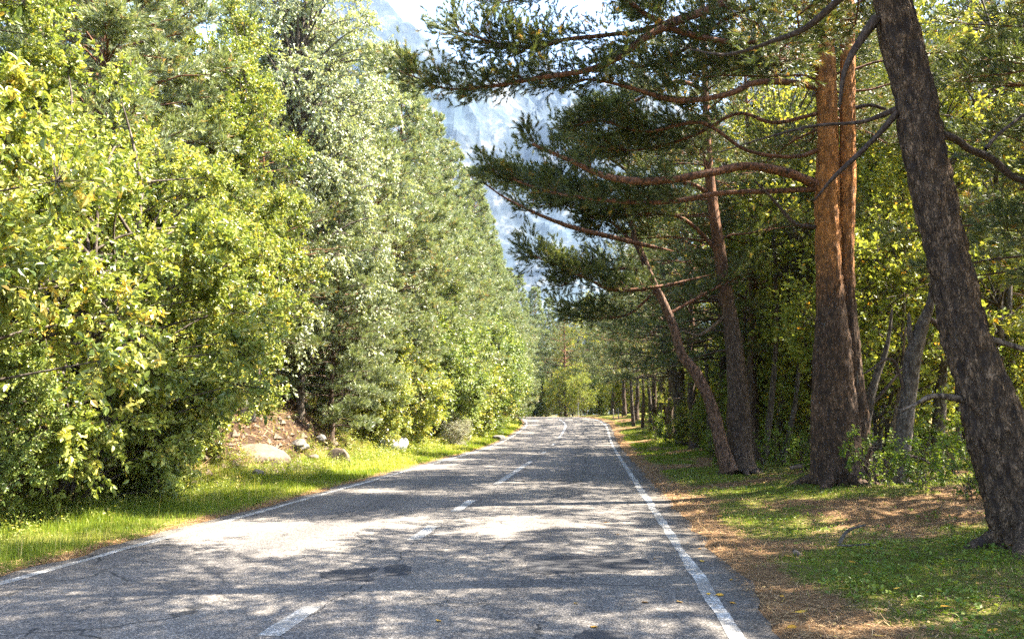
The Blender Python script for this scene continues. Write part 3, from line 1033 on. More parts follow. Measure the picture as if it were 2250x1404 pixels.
row(PN_SIL, "pine_tree", "# full pine from the camera closing the gap behind the bend", "tree", "full pines behind the bend",
    [(13.5, 127, .8), (18, 131, .9), (22.5, 127, .9), (9, 148, .9), (14.5, 150, .9), (27, 124, .9), (5, 160, 1.0)])
oc = [tuple(float(v) for v in sl_xy(s_, L_)) + (c_,) for s_, L_, c_ in ((7.5, 98, .8), (8, 104, .9), (7.5, 109, .9), (8.5, 114, 1.0), (7.5, 119, 1.0), (9, 124, 1.1), (8, 129, 1.1), (9.5, 134, 1.2), (8.5, 140, 1.2), (12, 107, 1.1), (12.5, 116, 1.2), (13, 126, 1.3), (13, 137, 1.4))]
row([UN_DER[0], UN_DER[1], BR_GRN[0]], "roadside_bush", "# bush from the camera on the outer side of the bend", "bush", "bushes on the outer side of the bend", oc)
oc = [tuple(float(v) for v in sl_xy(s_, L_)) + (c_,) for s_, L_, c_ in ((10.5, 58, .75), (9.8, 64, .75), (10.6, 70, .8), (9.6, 76, .8), (10.4, 82, .9), (9.2, 88, .9), (10.2, 94, .95), (14, 62, 1.0), (14.5, 73, 1.0), (14, 84, 1.1), (14, 93, 1.1), (18, 68, 1.2), (18, 80, 1.2), (18, 92, 1.2))]
row(UN_DER, "understorey_tree", "# leafy tree from the camera in the far dark thicket before the crest", "small tree", "leafy trees in the far thicket before the crest", oc)
row(BR_GRN + UN_DER, "roadside_bush", "# bush from the camera in the low thicket past the crest on the right", "bush", "bushes past the crest on the right",
    [(14.5, 92, .9), (17, 96, 1.0), (13.6, 101, .8), (20, 100, 1.1), (16, 106, 1.0), (11.5, 108, .9), (23, 108, 1.2), (18.5, 113, 1.2), (14.5, 116, 1.1), (22, 122, 1.3), (27, 116, 1.3)])
# ---- trees closing the view beyond the bend
row([PN_DRK[0], UN_TAL[0], PN_DRK[1], UN_DER[1]], "leafy_tree", "# tree from the camera in the clump closing the view beyond the bend", "tree", "trees beyond the bend",
    [(7.3, 112, 1.0), (10.5, 118, 1.1), (5.0, 128, 1.0), (12.5, 130, 1.2), (9.5, 140, 1.4), (15.5, 124, 1.1), (-2, 136, 1.2), (18, 138, 1.2), (3, 150, 1.3)])

# ------------------------------------------------------------------ hero pines on the right
def px_tube(g, pts, D, sides=8, rough=0.0, rs=5.0, n=None, D1=None):
    """pts: (px, py, width px)"""
    m = len(pts)
    Ds = np.linspace(D, D if D1 is None else D1, m)
    w = np.array([P(a[0], a[1], d) for a, d in zip(pts, Ds)])
    r = np.array([a[2] for a in pts]) * Ds / F_PX / 2
    n = n or m * 6
    q = catmull(np.concatenate([w, r[:, None]], 1), n)
    tube(g, q[:, :3], np.maximum(q[:, 3], 0.004), sides, rough, rs)
    return q[:, :3]


def root_flare(g, base, r, rg, n=8):
    for k in range(n):
        a = k / n * 6.283 + rg.normal(0, .25)
        d = np.array([math.cos(a), math.sin(a), 0])
        gz = lambda q: np.array([q[0], q[1], float(ground_z(np.array([q[0]]), np.array([q[1]]))[0])])
        k2 = rg.uniform(.8, 1.25)
        p0 = gz(base + d * r * .45) + [0, 0, r * 1.5]
        p1 = gz(base + d * r * .85 * k2) + [0, 0, r * .45]
        p2_ = gz(base + d * r * 1.6 * k2) + [0, 0, r * .05]
        p3_ = gz(base + d * r * 2.4 * k2) + [0, 0, -r * .25]
        tube(g, catmull([p0, p1, p2_, p3_], 14), np.linspace(r * .42, r * .13, 14), 12, .22, 4)


def hero(name, label, D, trunks, branches, group=None, bark=B_PINE, sides=28, rough=0.10, up=None, seed=5, nm=M_NDK, dens=1.0, flare=0.0, cat="pine tree", steps=14):
    rg = np.random.default_rng(seed)
    b0 = trunks[0][0]
    base = P(b0[0], b0[1], D)
    t = thing(name, label, cat, base, 0, group)
    g = Geo()
    for tr in trunks:
        pts = px_tube(g, tr, D, sides, rough, 4.0, n=len(tr) * steps)
    if flare:
        root_flare(g, base, flare, rg)
    shift(g, base)
    link("trunk", g.mesh("trunk", bark, True), t)
    for br in branches:
        pl, D1, foliage = br[0], br[1], br[2]
        g = Geo()
        pts = px_tube(g, pl, D, 8, 0.12, 6.0, n=len(pl) * 5, D1=D1)
        if foliage <= 0:      # bare snag with side twigs
            pos, d, ln, tb, td = twigs_on(pts, rg, 3.0, 0.5, t0=0.2, up=.1, tufts=2)
            twig_wood(g, pos, d, ln, 0.006)
            shift(g, base)
            link("branch", g.mesh("branch", B_DEAD if foliage < 0 else B_DRK2, True), t)
            continue
        nn = Geo()
        t0 = br[3] if len(br) > 3 else 0.3
        pos, d, ln, tb, td = twigs_on(pts, rg, 10.0 * foliage * dens, 1.2 * (br[4] if len(br) > 4 else 1), t0=t0, up=.22, tufts=17)
        twig_wood(g, pos, d, ln, 0.008)
        # second order twigs
        k = rg.integers(0, len(tb), len(tb) // 2)
        needles(nn, tb, td, 32, 0.11, 0.09, 0.0095, rg, avar=np.clip(rg.normal(.45, .2, len(tb)), 0, .98))
        o2 = tb[k] + td[k] * 0.12
        d2 = unit(td[k] + rg.normal(0, .6, (len(k), 3)))
        needles(nn, o2, d2, 30, 0.11, 0.085, 0.0095, rg)
        shift(g, base)
        shift(nn, base)
        b = link("branch", g.mesh("branch", B_BRCH, True), t)
        link("needles", nn.mesh("needles", nm), b)
    if up:                    # the crown above and around, grown from the trunk top
        zb, H, R, azs, cnt = up
        wood, need = Geo(), Geo()
        top = pts_at(trunks[0], D)
        for i in range(cnt):
            z = zb + (H - zb) * (i + rg.random()) / cnt
            f = (z - zb) / (H - zb)
            c = np.array([np.interp(z, top[:, 2], top[:, 0]), np.interp(z, top[:, 2], top[:, 1]), z])
            az = azs[0] + (azs[1] - azs[0]) * rg.random()
            ln = R * (1 - .5 * f) * rg.uniform(.6, 1.1)
            pl = pine_branch(c, az, ln, .15 + .35 * f, .15, rg)
            tube(wood, pl, np.linspace(.03, .008, len(pl)), 6, cap=False)
            pos, d, l2, tb, td = twigs_on(pl, rg, 9.0 * dens, 1.15, t0=.18, tufts=18)
            twig_wood(wood, pos, d, l2, .008)
            needles(need, tb, td, 15, .14, .10, .015, rg)
        shift(wood, base)
        shift(need, base)
        b = link("limbs", wood.mesh("limbs", B_BRCH, True), t)
        link("crown", need.mesh("crown", nm), t)
    return t


def pts_at(tr, D):
    w = np.array([P(a[0], a[1], D) for a in tr])
    o = w[w[:, 2].argsort()]
    # continue the trunk line above the last point
    ext = o[-1] + (o[-1] - o[-2]) / max(o[-1, 2] - o[-2, 2], .1) * 8
    return np.concatenate([o, [ext]])


def shift(g, base):
    g.v = [a - base for a in g.v]


T1 = [(2275, 1235, 168), (2262, 1195, 142), (2232, 1080, 132), (2190, 942, 124), (2150, 820, 112), (2113, 702, 99), (2090, 600, 98), (2063, 500, 98), (2042, 400, 100), (2022, 300, 97), (2006, 200, 90), (1982, 100, 90), (1958, 0, 80), (1925, -140, 72), (1885, -320, 60), (1860, -560, 45), (1850, -800, 25), (1848, -980, 8)]
hero("leaning_pine", "big dark-barked pine leaning left at the right frame edge", 9.2, [T1],
     [([(1968, 240, 16), (1925, 258, 12), (1880, 270, 9), (1790, 277, 7), (1700, 298, 5), (1580, 335, 3)], 9.8, 0),
      ([(1972, 246, 18), (1935, 290, 14), (1880, 345, 12), (1830, 392, 9), (1790, 440, 4)], 9.6, 0),
      ([(2068, 296, 22), (2100, 306, 18), (2130, 328, 17), (2180, 350, 17), (2232, 392, 16), (2300, 400, 14), (2420, 380, 9)], 9.9, 0),
      ([(1925, 40, 26), (1880, 105, 18), (1855, 160, 12), (1845, 230, 8)], 9.3, 0),
      ([(2165, 328, 10), (2195, 295, 8), (2250, 252, 7), (2330, 190, 4)], 9.9, 0),
      ([(1905, -60, 22), (1780, 55, 16), (1700, 90, 11), (1600, 120, 7), (1520, 110, 4)], 11.0, 0),
      ([(2120, 878, 18), (2070, 870, 14), (2040, 872, 11), (2012, 888, 8), (1985, 900, 5)], 9.0, -1),
      ([(2160, 742, 16), (2200, 752, 14), (2260, 772, 12), (2340, 800, 7)], 9.1, -1)],
     bark=B_DARK, sides=96, rough=0.16, up=(7.4, 14.5, 5.4, (0, 6.28), 62), seed=3, flare=.40, steps=26)

T2A = [(1848, 1072, 118), (1845, 1000, 98), (1840, 900, 92), (1830, 760, 84), (1822, 620, 64), (1818, 500, 58), (1817, 400, 54), (1818, 300, 47), (1813, 150, 45), (1808, 0, 42), (1800, -160, 38), (1795, -320, 32), (1800, -500, 24), (1805, -700, 10)]
T2B = [(1888, 1050, 70), (1884, 960, 58), (1877, 860, 48), (1868, 740, 42), (1860, 640, 38), (1858, 540, 38), (1861, 420, 38), (1862, 300, 35), (1862, 150, 32), (1863, 0, 30), (1868, -180, 25), (1880, -400, 17), (1890, -600, 7)]
T2C = [(1808, 1062, 52), (1804, 960, 42), (1803, 840, 38), (1806, 700, 30), (1812, 580, 18)]
hero("double_trunk_pine", "large pine with two orange stems fused at the base, beside the right verge", 17.2, [T2A, T2B, T2C],
     [([(1805, 112, 16), (1720, 90, 15), (1600, 92, 14), (1500, 72, 14), (1420, 32, 12), (1340, -30, 8), (1270, -60, 5)], 15.6, 1.1),
      ([(1800, 195, 17), (1740, 182, 16), (1660, 182, 15), (1600, 207, 14), (1490, 222, 13), (1380, 192, 9), (1290, 175, 6), (1230, 195, 3)], 16.0, 0.8, .45, .8),
      ([(1800, 408, 24), (1730, 380, 22), (1640, 365, 21), (1560, 380, 20), (1440, 398, 19), (1340, 390, 16), (1250, 352, 11), (1172, 318, 7)], 15.8, 0.45, .4, .6),
      ([(1800, 60, 22), (1680, -30, 20), (1560, 20, 20), (1440, 70, 20), (1360, 125, 18), (1290, 155, 14), (1180, 172, 12), (1080, 190, 9), (980, 195, 5), (900, 165, 3)], 14.2, 1.2, .42),
      ([(1520, 30, 14), (1420, 65, 12), (1330, 78, 11), (1240, 88, 10), (1170, 105, 8), (1090, 95, 6), (1010, 70, 3)], 14.0, 1.2, .3),
      ([(1800, -40, 18), (1640, -90, 16), (1450, -70, 14), (1300, -50, 10), (1200, -20, 8), (1110, 5, 4)], 14.6, 1.2, .4),
      ([(1800, 330, 12), (1740, 345, 9), (1640, 330, 9), (1540, 270, 9), (1420, 290, 7), (1320, 265, 5), (1270, 275, 3)], 17.0, 1.2, .35, .8),
      ([(1800, 415, 14), (1700, 420, 12), (1580, 425, 12), (1460, 445, 11), (1330, 440, 9), (1200, 420, 6), (1080, 375, 3)], 17.0, 1.2, .35, .75),
      ([(1795, 500, 10), (1745, 490, 9), (1700, 440, 7), (1660, 400, 5)], 16.8, 0),
      ([(1795, 250, 10), (1700, 270, 9), (1620, 250, 8), (1520, 300, 7), (1400, 330, 5), (1290, 320, 3)], 18.2, 1.3, .3),
      ([(1870, 240, 10), (1910, 232, 9), (1945, 240, 7)], 17.0, 0),
      ([(1800, -120, 16), (1600, -150, 14), (1420, -110, 12), (1260, -100, 9), (1100, -60, 5)], 17.5, 1.3, .3),
      ([(1805, 20, 12), (1700, 10, 10), (1600, 40, 9), (1470, 130, 8), (1380, 150, 5)], 18.0, 1.2, .3)],
     bark=B_PINE, sides=56, rough=0.13, up=(8.0, 15.5, 4.8, (-0.7, 3.8), 52), seed=4, dens=1.0, flare=.50)

T3 = [(1625, 1032, 90), (1624, 1000, 66), (1625, 950, 56), (1621, 850, 48), (1612, 760, 42), (1596, 650, 33), (1580, 550, 28), (1566, 450, 24), (1554, 330, 20), (1550, 200, 16), (1545, 60, 13), (1540, -120, 11), (1540, -300, 6)]
hero("tall_pine", "straight pine with a thick brown base standing left of the double-trunked pine", 23.2, [T3],
     [([(1570, 430, 12), (1500, 400, 10), (1400, 410, 9), (1300, 425, 7), (1220, 440, 4)], 22.0, 1.8, .3),
      ([(1555, 300, 12), (1470, 300, 10), (1360, 320, 8), (1280, 350, 4)], 22.0, 1.8, .3),
      ([(1585, 560, 12), (1500, 480, 8), (1400, 470, 7), (1300, 480, 4)], 22.4, 1.8, .3),
      ([(1552, 200, 12), (1480, 180, 9), (1380, 230, 7), (1300, 250, 4)], 22.4, 1.8, .3),
      ([(1600, 690, 10), (1540, 735, 7), (1505, 728, 4)], 22.8, -1)],
     bark=B_FAR, sides=24, rough=0.10, up=(6.5, 15.5, 4.2, (0, 6.28), 36), seed=6, flare=.35)

T4 = [(1603, 1034, 42), (1585, 975, 32), (1563, 890, 27), (1530, 822, 27), (1497, 778, 24), (1480, 720, 22), (1455, 660, 20), (1430, 610, 18), (1410, 560, 16), (1393, 520, 14), (1385, 470, 12), (1380, 380, 9), (1384, 300, 5)]
hero("thin_leaning_pine", "thin crooked reddish pine leaning left from beside the thick brown-based pine", 22.6, [T4],
     [([(1480, 552, 1.5), (1450, 545, 6), (1415, 538, 10), (1340, 520, 12), (1250, 497, 11), (1180, 470, 8), (1110, 435, 5), (1060, 400, 3)], 21.0, .55, .6, .7),
      ([(1570, 602, 1.5), (1520, 614, 5), (1447, 630, 9), (1350, 637, 9), (1290, 612, 7), (1230, 585, 5), (1165, 560, 3)], 21.2, 1.8, .3),
      ([(1425, 600, 8), (1370, 590, 7), (1290, 600, 5), (1230, 630, 3)], 22.4, 1.8, .2),
      ([(1400, 540, 8), (1330, 480, 6), (1240, 450, 4), (1180, 420, 3)], 22.8, 1.8, .2),
      ([(1385, 440, 8), (1300, 440, 6), (1200, 400, 4), (1120, 400, 3)], 23.0, 1.8, .2),
      ([(1440, 640, 7), (1380, 690, 6), (1300, 700, 4), (1250, 690, 3)], 24.0, 1.8, .2),
      ([(1384, 380, 7), (1310, 330, 6), (1250, 310, 3)], 23.0, 1.8, .2),
      ([(1470, 690, 8), (1560, 640, 6), (1640, 600, 4)], 23.0, 1.0, .3)],
     bark=bark_mat("bark_reddish", (.20, .12, .085), None, scale=18, bump=.6), sides=16, rough=0.10, seed=8)

T6 = [(1972, 1078, 52), (1985, 960, 36), (1998, 850, 36), (2010, 770, 38), (2030, 705, 28), (2046, 655, 18), (2050, 560, 12), (2040, 420, 7)]
hero("crooked_tree", "crooked dark forked trunk between the double-trunked pine and the leaning pine", 16.8, [T6, [(2010, 775, 18), (2000, 735, 14), (1997, 690, 6)]],
     [([(2035, 700, 14), (2058, 712, 13), (2075, 745, 9), (2086, 778, 5)], 16.7, 0),
      ([(1990, 870, 8), (1960, 790, 7), (1900, 820, 5)], 16.5, 0),
      ([(1985, 1000, 8), (2030, 1010, 6), (2070, 1040, 4)], 16.4, 0)], bark=B_GREY, sides=20, rough=0.12, seed=9, cat="tree", flare=.16)
hero("dark_stem_tree", "straight dark slim trunk just left of the lower leaning pine trunk", 19.5,
     [[(2058, 1052, 32), (2062, 950, 28), (2066, 880, 27), (2072, 800, 21), (2076, 740, 18), (2070, 600, 14), (2060, 400, 10), (2055, 200, 7)]],
     [([(2070, 810, 10), (2040, 760, 8), (2010, 720, 4)], 19.8, 0)], bark=B_GREY, sides=14, rough=0.1, seed=10, cat="tree")
hero("side_stem_tree", "dark slanting stem growing against the right foot of the double-trunked pine", 17.8,
     [[(1888, 1050, 34), (1896, 960, 26), (1908, 890, 24), (1925, 830, 17), (1948, 765, 11), (1960, 680, 6)]],
     [([(1905, 900, 8), (1950, 850, 7), (1990, 800, 4)], 17.9, 0)], bark=B_GREY, sides=14, rough=0.1, seed=12, cat="tree")
hero("dead_stem_tree", "slanting weathered stem with a sunlit foot between the two forked trunks", 18.6,
     [[(1940, 1062, 30), (1960, 985, 24), (1972, 900, 14), (1980, 820, 9), (1990, 720, 5)]],
     [([(1955, 1010, 12), (1925, 1030, 9), (1905, 1060, 6)], 18.4, 0)], bark=B_DEAD, sides=12, rough=0.1, seed=13, cat="tree")
hero("mossy_trunk_tree", "dark trunk with leafy shoots standing alone on the far right verge", 44.0,
     [[(1507, 972, 46), (1494, 890, 30), (1482, 830, 24), (1468, 780, 18), (1462, 700, 12), (1458, 560, 8)]],
     [([(1480, 830, 14), (1460, 790, 10), (1452, 740, 6)], 44, 0)], bark=B_GREY, sides=14, rough=0.1, seed=14, cat="tree")

# thin stems in the thicket
stems = [([(1655, 1010, 12), (1652, 860, 10), (1650, 700, 9), (1648, 560, 7)], 26, B_FAR), ([(1680, 1015, 16), (1697, 860, 14), (1706, 700, 11), (1700, 520, 8)], 25, B_GREY),
         ([(1700, 1015, 18), (1722, 850, 16), (1728, 680, 12), (1726, 520, 9)], 27, B_GREY), ([(1722, 1010, 14), (1748, 880, 12), (1762, 720, 9), (1765, 560, 6)], 25, B_GREY),
         ([(1668, 1010, 14), (1640, 900, 10), (1632, 800, 8), (1640, 640, 6)], 28, B_FAR), ([(1770, 1015, 16), (1760, 850, 14), (1752, 700, 12), (1755, 420, 9)], 30, B_GREY),
         ([(1930, 1020, 12), (1940, 850, 10), (1938, 640, 8)], 29, B_GREY), ([(2110, 1060, 14), (2105, 900, 12), (2100, 700, 9)], 28, B_GREY),
         ([(2175, 1040, 18), (2190, 900, 16), (2205, 700, 12), (2190, 500, 9)], 26, B_GREY), ([(2235, 1000, 26), (2225, 850, 22), (2215, 700, 18), (2218, 420, 14)], 24, B_GREY),
         ([(1560, 980, 12), (1556, 880, 10), (1550, 760, 8)], 34, B_GREY), ([(1430, 935, 9), (1428, 880, 8), (1420, 800, 6)], 62, B_GREY),
         ([(1392, 930, 9), (1388, 880, 8), (1385, 820, 6)], 70, B_GREY), ([(1412, 930, 8), (1414, 870, 7), (1410, 800, 5)], 66, B_FAR),
         ([(1448, 945, 9), (1452, 870, 8), (1450, 780, 6)], 56, B_GREY), ([(1530, 960, 11), (1520, 880, 9), (1516, 800, 7)], 44, B_FAR)]
stems.sort(key=lambda s: s[0][0][0])
for i, (pl, D, bk) in enumerate(stems):
    rg = np.random.default_rng(200 + i)
    g = Geo()
    b = P(pl[0][0], pl[0][1], D)
    b[2] = float(ground_z(np.array([b[0]]), np.array([D]))[0])
    w = px_tube(g, [(pl[0][0], pl[0][1] + 10, pl[0][2])] + pl, D, 8, .12, 4, n=30)
    pos, d, ln, tb, td = twigs_on(w, rg, 2.2, 1.0, t0=.15, up=.25, tufts=1)
    twig_wood(g, pos, d, ln, .011)
    shift(g, b)
    o = link("bare_stem_tree", g.mesh("stem", bk, True), loc=b)
    tag(o, "%s bare slim stem from the left in the thicket on the right" % ORD[i], "tree", "slim bare stems in the right thicket")

# birch stems
for i, (pl, D) in enumerate((([(2060, 800, 14), (2062, 560, 16), (2062, 270, 17), (2052, 60, 15), (2046, -120, 12)], 30), ([(1985, 620, 7), (1988, 300, 7), (1995, 60, 6)], 36))):
    b = P(pl[0][0], pl[0][1], D)
    g = Geo()
    gz = float(ground_z(np.array([b[0]]), np.array([D]))[0])
    px_tube(g, [(pl[0][0], 1010, pl[0][2] * 1.2)] + pl, D, 12, .05, 3)
    b[2] = gz
    shift(g, b)
    tag(link("birch_tree", g.mesh("birch_trunk", B_BIRCH, True), loc=b), ("white birch trunk showing right of the upper leaning pine", "thin white birch stem glimpsed left of the other birch trunk")[i], "tree", "birches on the right")

# ------------------------------------------------------------------ right forest fill
def spots(fn, n, seed, ymin, ymax, smin, smax, mind, sc=(0.85, 1.15)):
    rg = random.Random(seed)
    out = []
    tries = 0
    while len(out) < n and tries < 6000:
        tries += 1
        L = rg.uniform(ymin, ymax)
        s = rg.uniform(smin, smax)
        x, y = sl_xy(s, L)
        x, y = float(x), float(y)
        if fn and not fn(x, y):
            continue
        if all((x - a[0]) ** 2 + (y - a[1]) ** 2 > mind ** 2 for a in out):
            out.append((x, y, rg.uniform(*sc)))
    return out


def visible(x, y):
    return y > 2 and abs(x / max(y, .1)) < 0.72


row(PN_DRK, "pine_tree", "# pine from the camera in the front row of the dark right roadside pines", "tree", "dark pines lining the right roadside",
    [(8.2, 28, .95), (8.6, 33.5, 1.0), (8.6, 39, 1.0), (9.4, 45, 1.0), (9.7, 51, 1.05), (10.4, 57, 1.0), (10.8, 63, 1.05), (11.8, 70, 1.05), (11.6, 77, 1.05), (11.6, 85, 1.0), (11.5, 94, 1.0), (12.8, 106, 1.0)])
row(PN_TAL, "pine_tree", "# pine from the camera deeper inside the right forest", "tree", "pines deeper in the right forest",
    spots(visible, 8, 5, 30, 80, 16, 30, 5.5, (.85, 1.1)))
row(UN_DER, "understorey_tree", "# small leafy tree from the camera in the right undergrowth", "small tree", "small leafy trees in the right undergrowth",
    spots(lambda x, y: visible(x, y) and not (4.5 < x < 8.6 and y < 27), 36, 6, 18, 75, 8.8, 26, 2.3, (.6, 1.1)))
row(UN_TAL, "leafy_tree", "# tall leafy tree from the camera behind the right pines", "tree", "tall leafy trees behind the right pines",
    spots(visible, 15, 8, 26, 75, 17, 30, 4.6, (.85, 1.15)))
# trees right of the picture that throw the dappled shade on the near road
row(PN_DRK, "pine_tree", "# pine from the camera beyond the right frame edge shading the near road", "tree", "pines right of the picture",
    [(7.6, 3.0, .80), (9.2, 6.2, .90), (12.4, 4.4, 1.0), (11.0, 13.0, .86), (9.6, -1.5, .9), (12.5, 9.0, .95), (9.4, 9.6, .72), (10.6, 3.0, .9), (13.5, 16.5, .95)])

row([UN_TAL[0], UN_TAL[1], PN_TAL[1]], "tall_tree", "# tall tree from the camera showing between the right front pines", "tree", "tall trees between the right front pines",
    [(9.6, 25, .85), (11.6, 27, .95), (13.2, 22.5, .9), (11.4, 32, .95), (14.5, 30, 1.0), (11.8, 38, 1.0), (16.5, 25.5, 1.0), (15, 36, 1.05), (12.5, 45, 1.05), (18.5, 31, 1.05)])
row(UN_DER, "roadside_bush", "# dark leafy bush from the camera under the right roadside pines", "bush", "bushes under the right roadside pines",
    [(8.9, 31, .5), (10.4, 36, .6), (10.2, 42.5, .6), (11.2, 48, .65), (11.4, 54, .65), (12.4, 60, .7), (12.5, 66.5, .7), (13.2, 74, .7), (13.0, 81, .7), (12.4, 89, .7), (13, 98, .7), (11, 30, .7), (13, 40, .8), (14, 52, .8), (15, 66, .9)])
# shrubs low on the right
row([SAP, UN_DER[0]], "sapling", "# leafy sapling from the camera on the right verge", "sapling", "saplings on the right verge",
    [(at_px(1905, 16.0), 16.0, .75, 0), (at_px(2010, 14.6), 14.6, .7, 0), (at_px(2110, 13.6), 13.6, .7, 0), (at_px(2040, 18.6), 18.6, .9, 0), (at_px(2150, 17.5), 17.5, 1.0, 0), (at_px(1440, 50), 50, 1.2, 0),
     (at_px(1470, 44), 44.2, .9, 0), (at_px(1560, 26), 26, .8, 0), (at_px(1700, 24), 24, .8, 0), (at_px(1760, 21.5), 21.5, .7, 0), (at_px(2240, 14), 14, .9, 0), (at_px(1540, 36), 36, .3, 1), (at_px(1500, 42), 42, .35, 1)])

# ------------------------------------------------------------------ rocks
def rock(name, label, x, y, size, m, seed, sink=0.25, rz=0.0, rx=0.0, dz=0.0):
    import bmesh
    bm = bmesh.new()
    bmesh.ops.create_icosphere(bm, subdivisions=4, radius=1.0)
    co = np.array([v.co[:] for v in bm.verts])
    f = 1 + (fbm(co * 0.9 + seed * 3.1, 2) - .5) * 1.1 + (fbm(co * 4 + seed, 4) - .5) * .28
    rg = np.random.default_rng(seed)
    co2 = co * f[:, None]
    for k in range(9):          # a few flat broken faces
        nn = unit(rg.normal(size=3))
        d = rg.uniform(.62, .85)
        o = co2 @ nn - d
        co2 = co2 - np.clip(o, 0, None)[:, None] * nn * .85
    co2 = co2 * np.array(size) / 2
    for v, c in zip(bm.verts, co2):
        v.co = c
    me = bpy.data.meshes.new(name)
    bm.to_mesh(me)
    bm.free()
    me.polygons.foreach_set("use_smooth", np.ones(len(me.polygons), dtype=bool))
    me.materials.append(m)
    z = float(ground_z(np.array([x]), np.array([y]))[0]) + size[2] * (.5 - sink) + dz
    return tag(link(name, me, loc=(x, y, z), rot=(rx, 0, rz)), label, "rock", "rocks on the left bank")


rock("boulder", "bright white boulder in the grass at the foot of the left bank", at_px(862, 36.5), 36.5, (1.45, 1.1, 1.0), R_WHITE, 1, .2, .2)
rock("rock", "small pale stone touching the right side of the white boulder", at_px(888, 36.2), 36.2, (.35, .3, .3), R_WHITE, 2, .3)
rock("rock_slab", "sloping tan rock slab at the lower left edge of the bare soil", at_px(575, 24), 24, (1.9, 1.2, .8), R_TAN, 3, .38, .5, .45)
rock("boulder", "round pale boulder high on the bare soil under the bushes", at_px(540, 25.5), 25.5, (.75, .7, 1.0), R_GREY, 4, .1)
rock("rock", "small pinkish stone low in the grass between slab and white boulder", at_px(690, 27), 27, (.5, .4, .35), R_TAN, 5, .2)
rock("rock", "small grey stone in the grass below the tan slab", at_px(573, 21.4), 21.4, (.35, .3, .28), R_GREY, 6, .2)
rock("rock", "tan rock at the right end of the bare soil", at_px(752, 28.5), 28.5, (.8, .6, .7), R_TAN, 7, .4)
rock("rock", "small grey stone at the top of the bare soil", at_px(708, 28.5), 28.6, (.35, .3, .3), R_GREY, 8, .3, dz=.6)
rock("rock", "dusty rock beside the far end of the left verge", at_px(1098, 56), 56, (.8, .6, .5), R_GREY, 9, .35)
rock("rock", "flat tan rock half buried in the middle of the bare soil", at_px(660, 27.5), 27.5, (.8, .6, .45), R_GREY, 11, .45)

# ------------------------------------------------------------------ grass, weeds, litter (uncountable)
def scatter(n, smin, smax, Lmin, Lmax, rg, pw=1.0, keep=None):
    """points between two offsets, denser near the camera"""
    L = Lmin * (Lmax / Lmin) ** (rg.random(n) ** pw)
    s = smin + (smax - smin) * rg.random(n)
    x, y = sl_xy(s, L)
    if keep is not None:
        k = keep(x, y, s, L) > rg.random(n)
        x, y, s, L = x[k], y[k], s[k], L[k]
    z = ground_z(x, y, (s, L))
    return np.stack([x, y, z], -1), s, L


def blades(g, pos, h, w, rg, lean=.45, av=None):
    n = len(pos)
    h = np.broadcast_to(h, (n,))[:, None] * rg.uniform(.5, 1.3, (n, 1))
    a = rg.random(n) * 6.283
    d = np.stack([np.cos(a), np.sin(a), 0 * a], -1)
    ld = unit(rg.normal(size=(n, 3)) * [1, 1, 0] + 1e-6) * lean * rg.random((n, 1))
    w = np.broadcast_to(w, (n,))[:, None]
    mid = pos + np.array([0, 0, .55]) * h + ld * h * .3
    tip = pos + np.array([0, 0, 1.0]) * h * (1 - .3 * lean) + ld * h
    v = np.stack([pos - d * w, pos + d * w, mid + d * w * .7, mid - d * w * .7, tip], 1).reshape(-1, 3)
    o = np.arange(n)[:, None] * 5
    av = np.clip(rg.normal(.45, .22, n), 0, 1) if av is None else av
    g.add(v, o + np.array([[3, 2, 4]]), o + np.array([[0, 1, 2, 3]]), None)
    g.at[-1] = av
    g.aq[-1] = av


rg = np.random.default_rng(99)
g = Geo()
pos, s, L = scatter(230000, -EDGE - 3.6, -EDGE + .05, 7.0, 80, rg, keep=lambda x, y, s, L: np.clip((-s - EDGE - .02) / .5 + .05, 0, 1) * np.clip((-s - 0) * 0 + 1.25 - (-s - EDGE) / 4.2, 0, 1) * np.clip(.35 + (fbm(p2(x, y, .8), 3) - .35) * 2.5, 0.15, 1))
sz = np.clip(L / 16, .55, 3.0)
hh = (.085 + .10 * np.clip((-s - EDGE) / 2.5, 0, 1)) * (1 + .25 * (L > 30)) * (.6 + .9 * vn(p2(pos[:, 0], pos[:, 1], 1.4, 4)))
dry = np.where(vn(p2(pos[:, 0], pos[:, 1], .7, 8)) > .66, .3, 0) + np.clip(rg.normal(.45, .2, len(pos)), 0, 1)
blades(g, pos, hh, .0042 * sz, rg, av=np.clip(dry, 0, 1))
tag(link("verge_grass", g.mesh("grass", M_GRS)), "bright green grass on the left roadside verge", "grass", None, "stuff")

g = Geo()
pos, s, L = scatter(200000, EDGE + .3, EDGE + 9, 5.0, 85, rg, keep=lambda x, y, s, L: np.clip((right_cover(x, y, s) - .42) * 2.2, 0.03, .8) * np.clip(1.3 - (s - EDGE) / 8, .1, 1))
sz = np.clip(L / 14, .5, 3.2)
blades(g, pos, .055 * (.6 + .9 * vn(p2(pos[:, 0], pos[:, 1], 1.2, 6))) * np.clip(L / 25, 1, 2), .0042 * sz, rg, lean=.7)
tag(link("patchy_grass", g.mesh("grass", M_GRS)), "short patchy grass between the right road edge and the pines", "grass", None, "stuff")

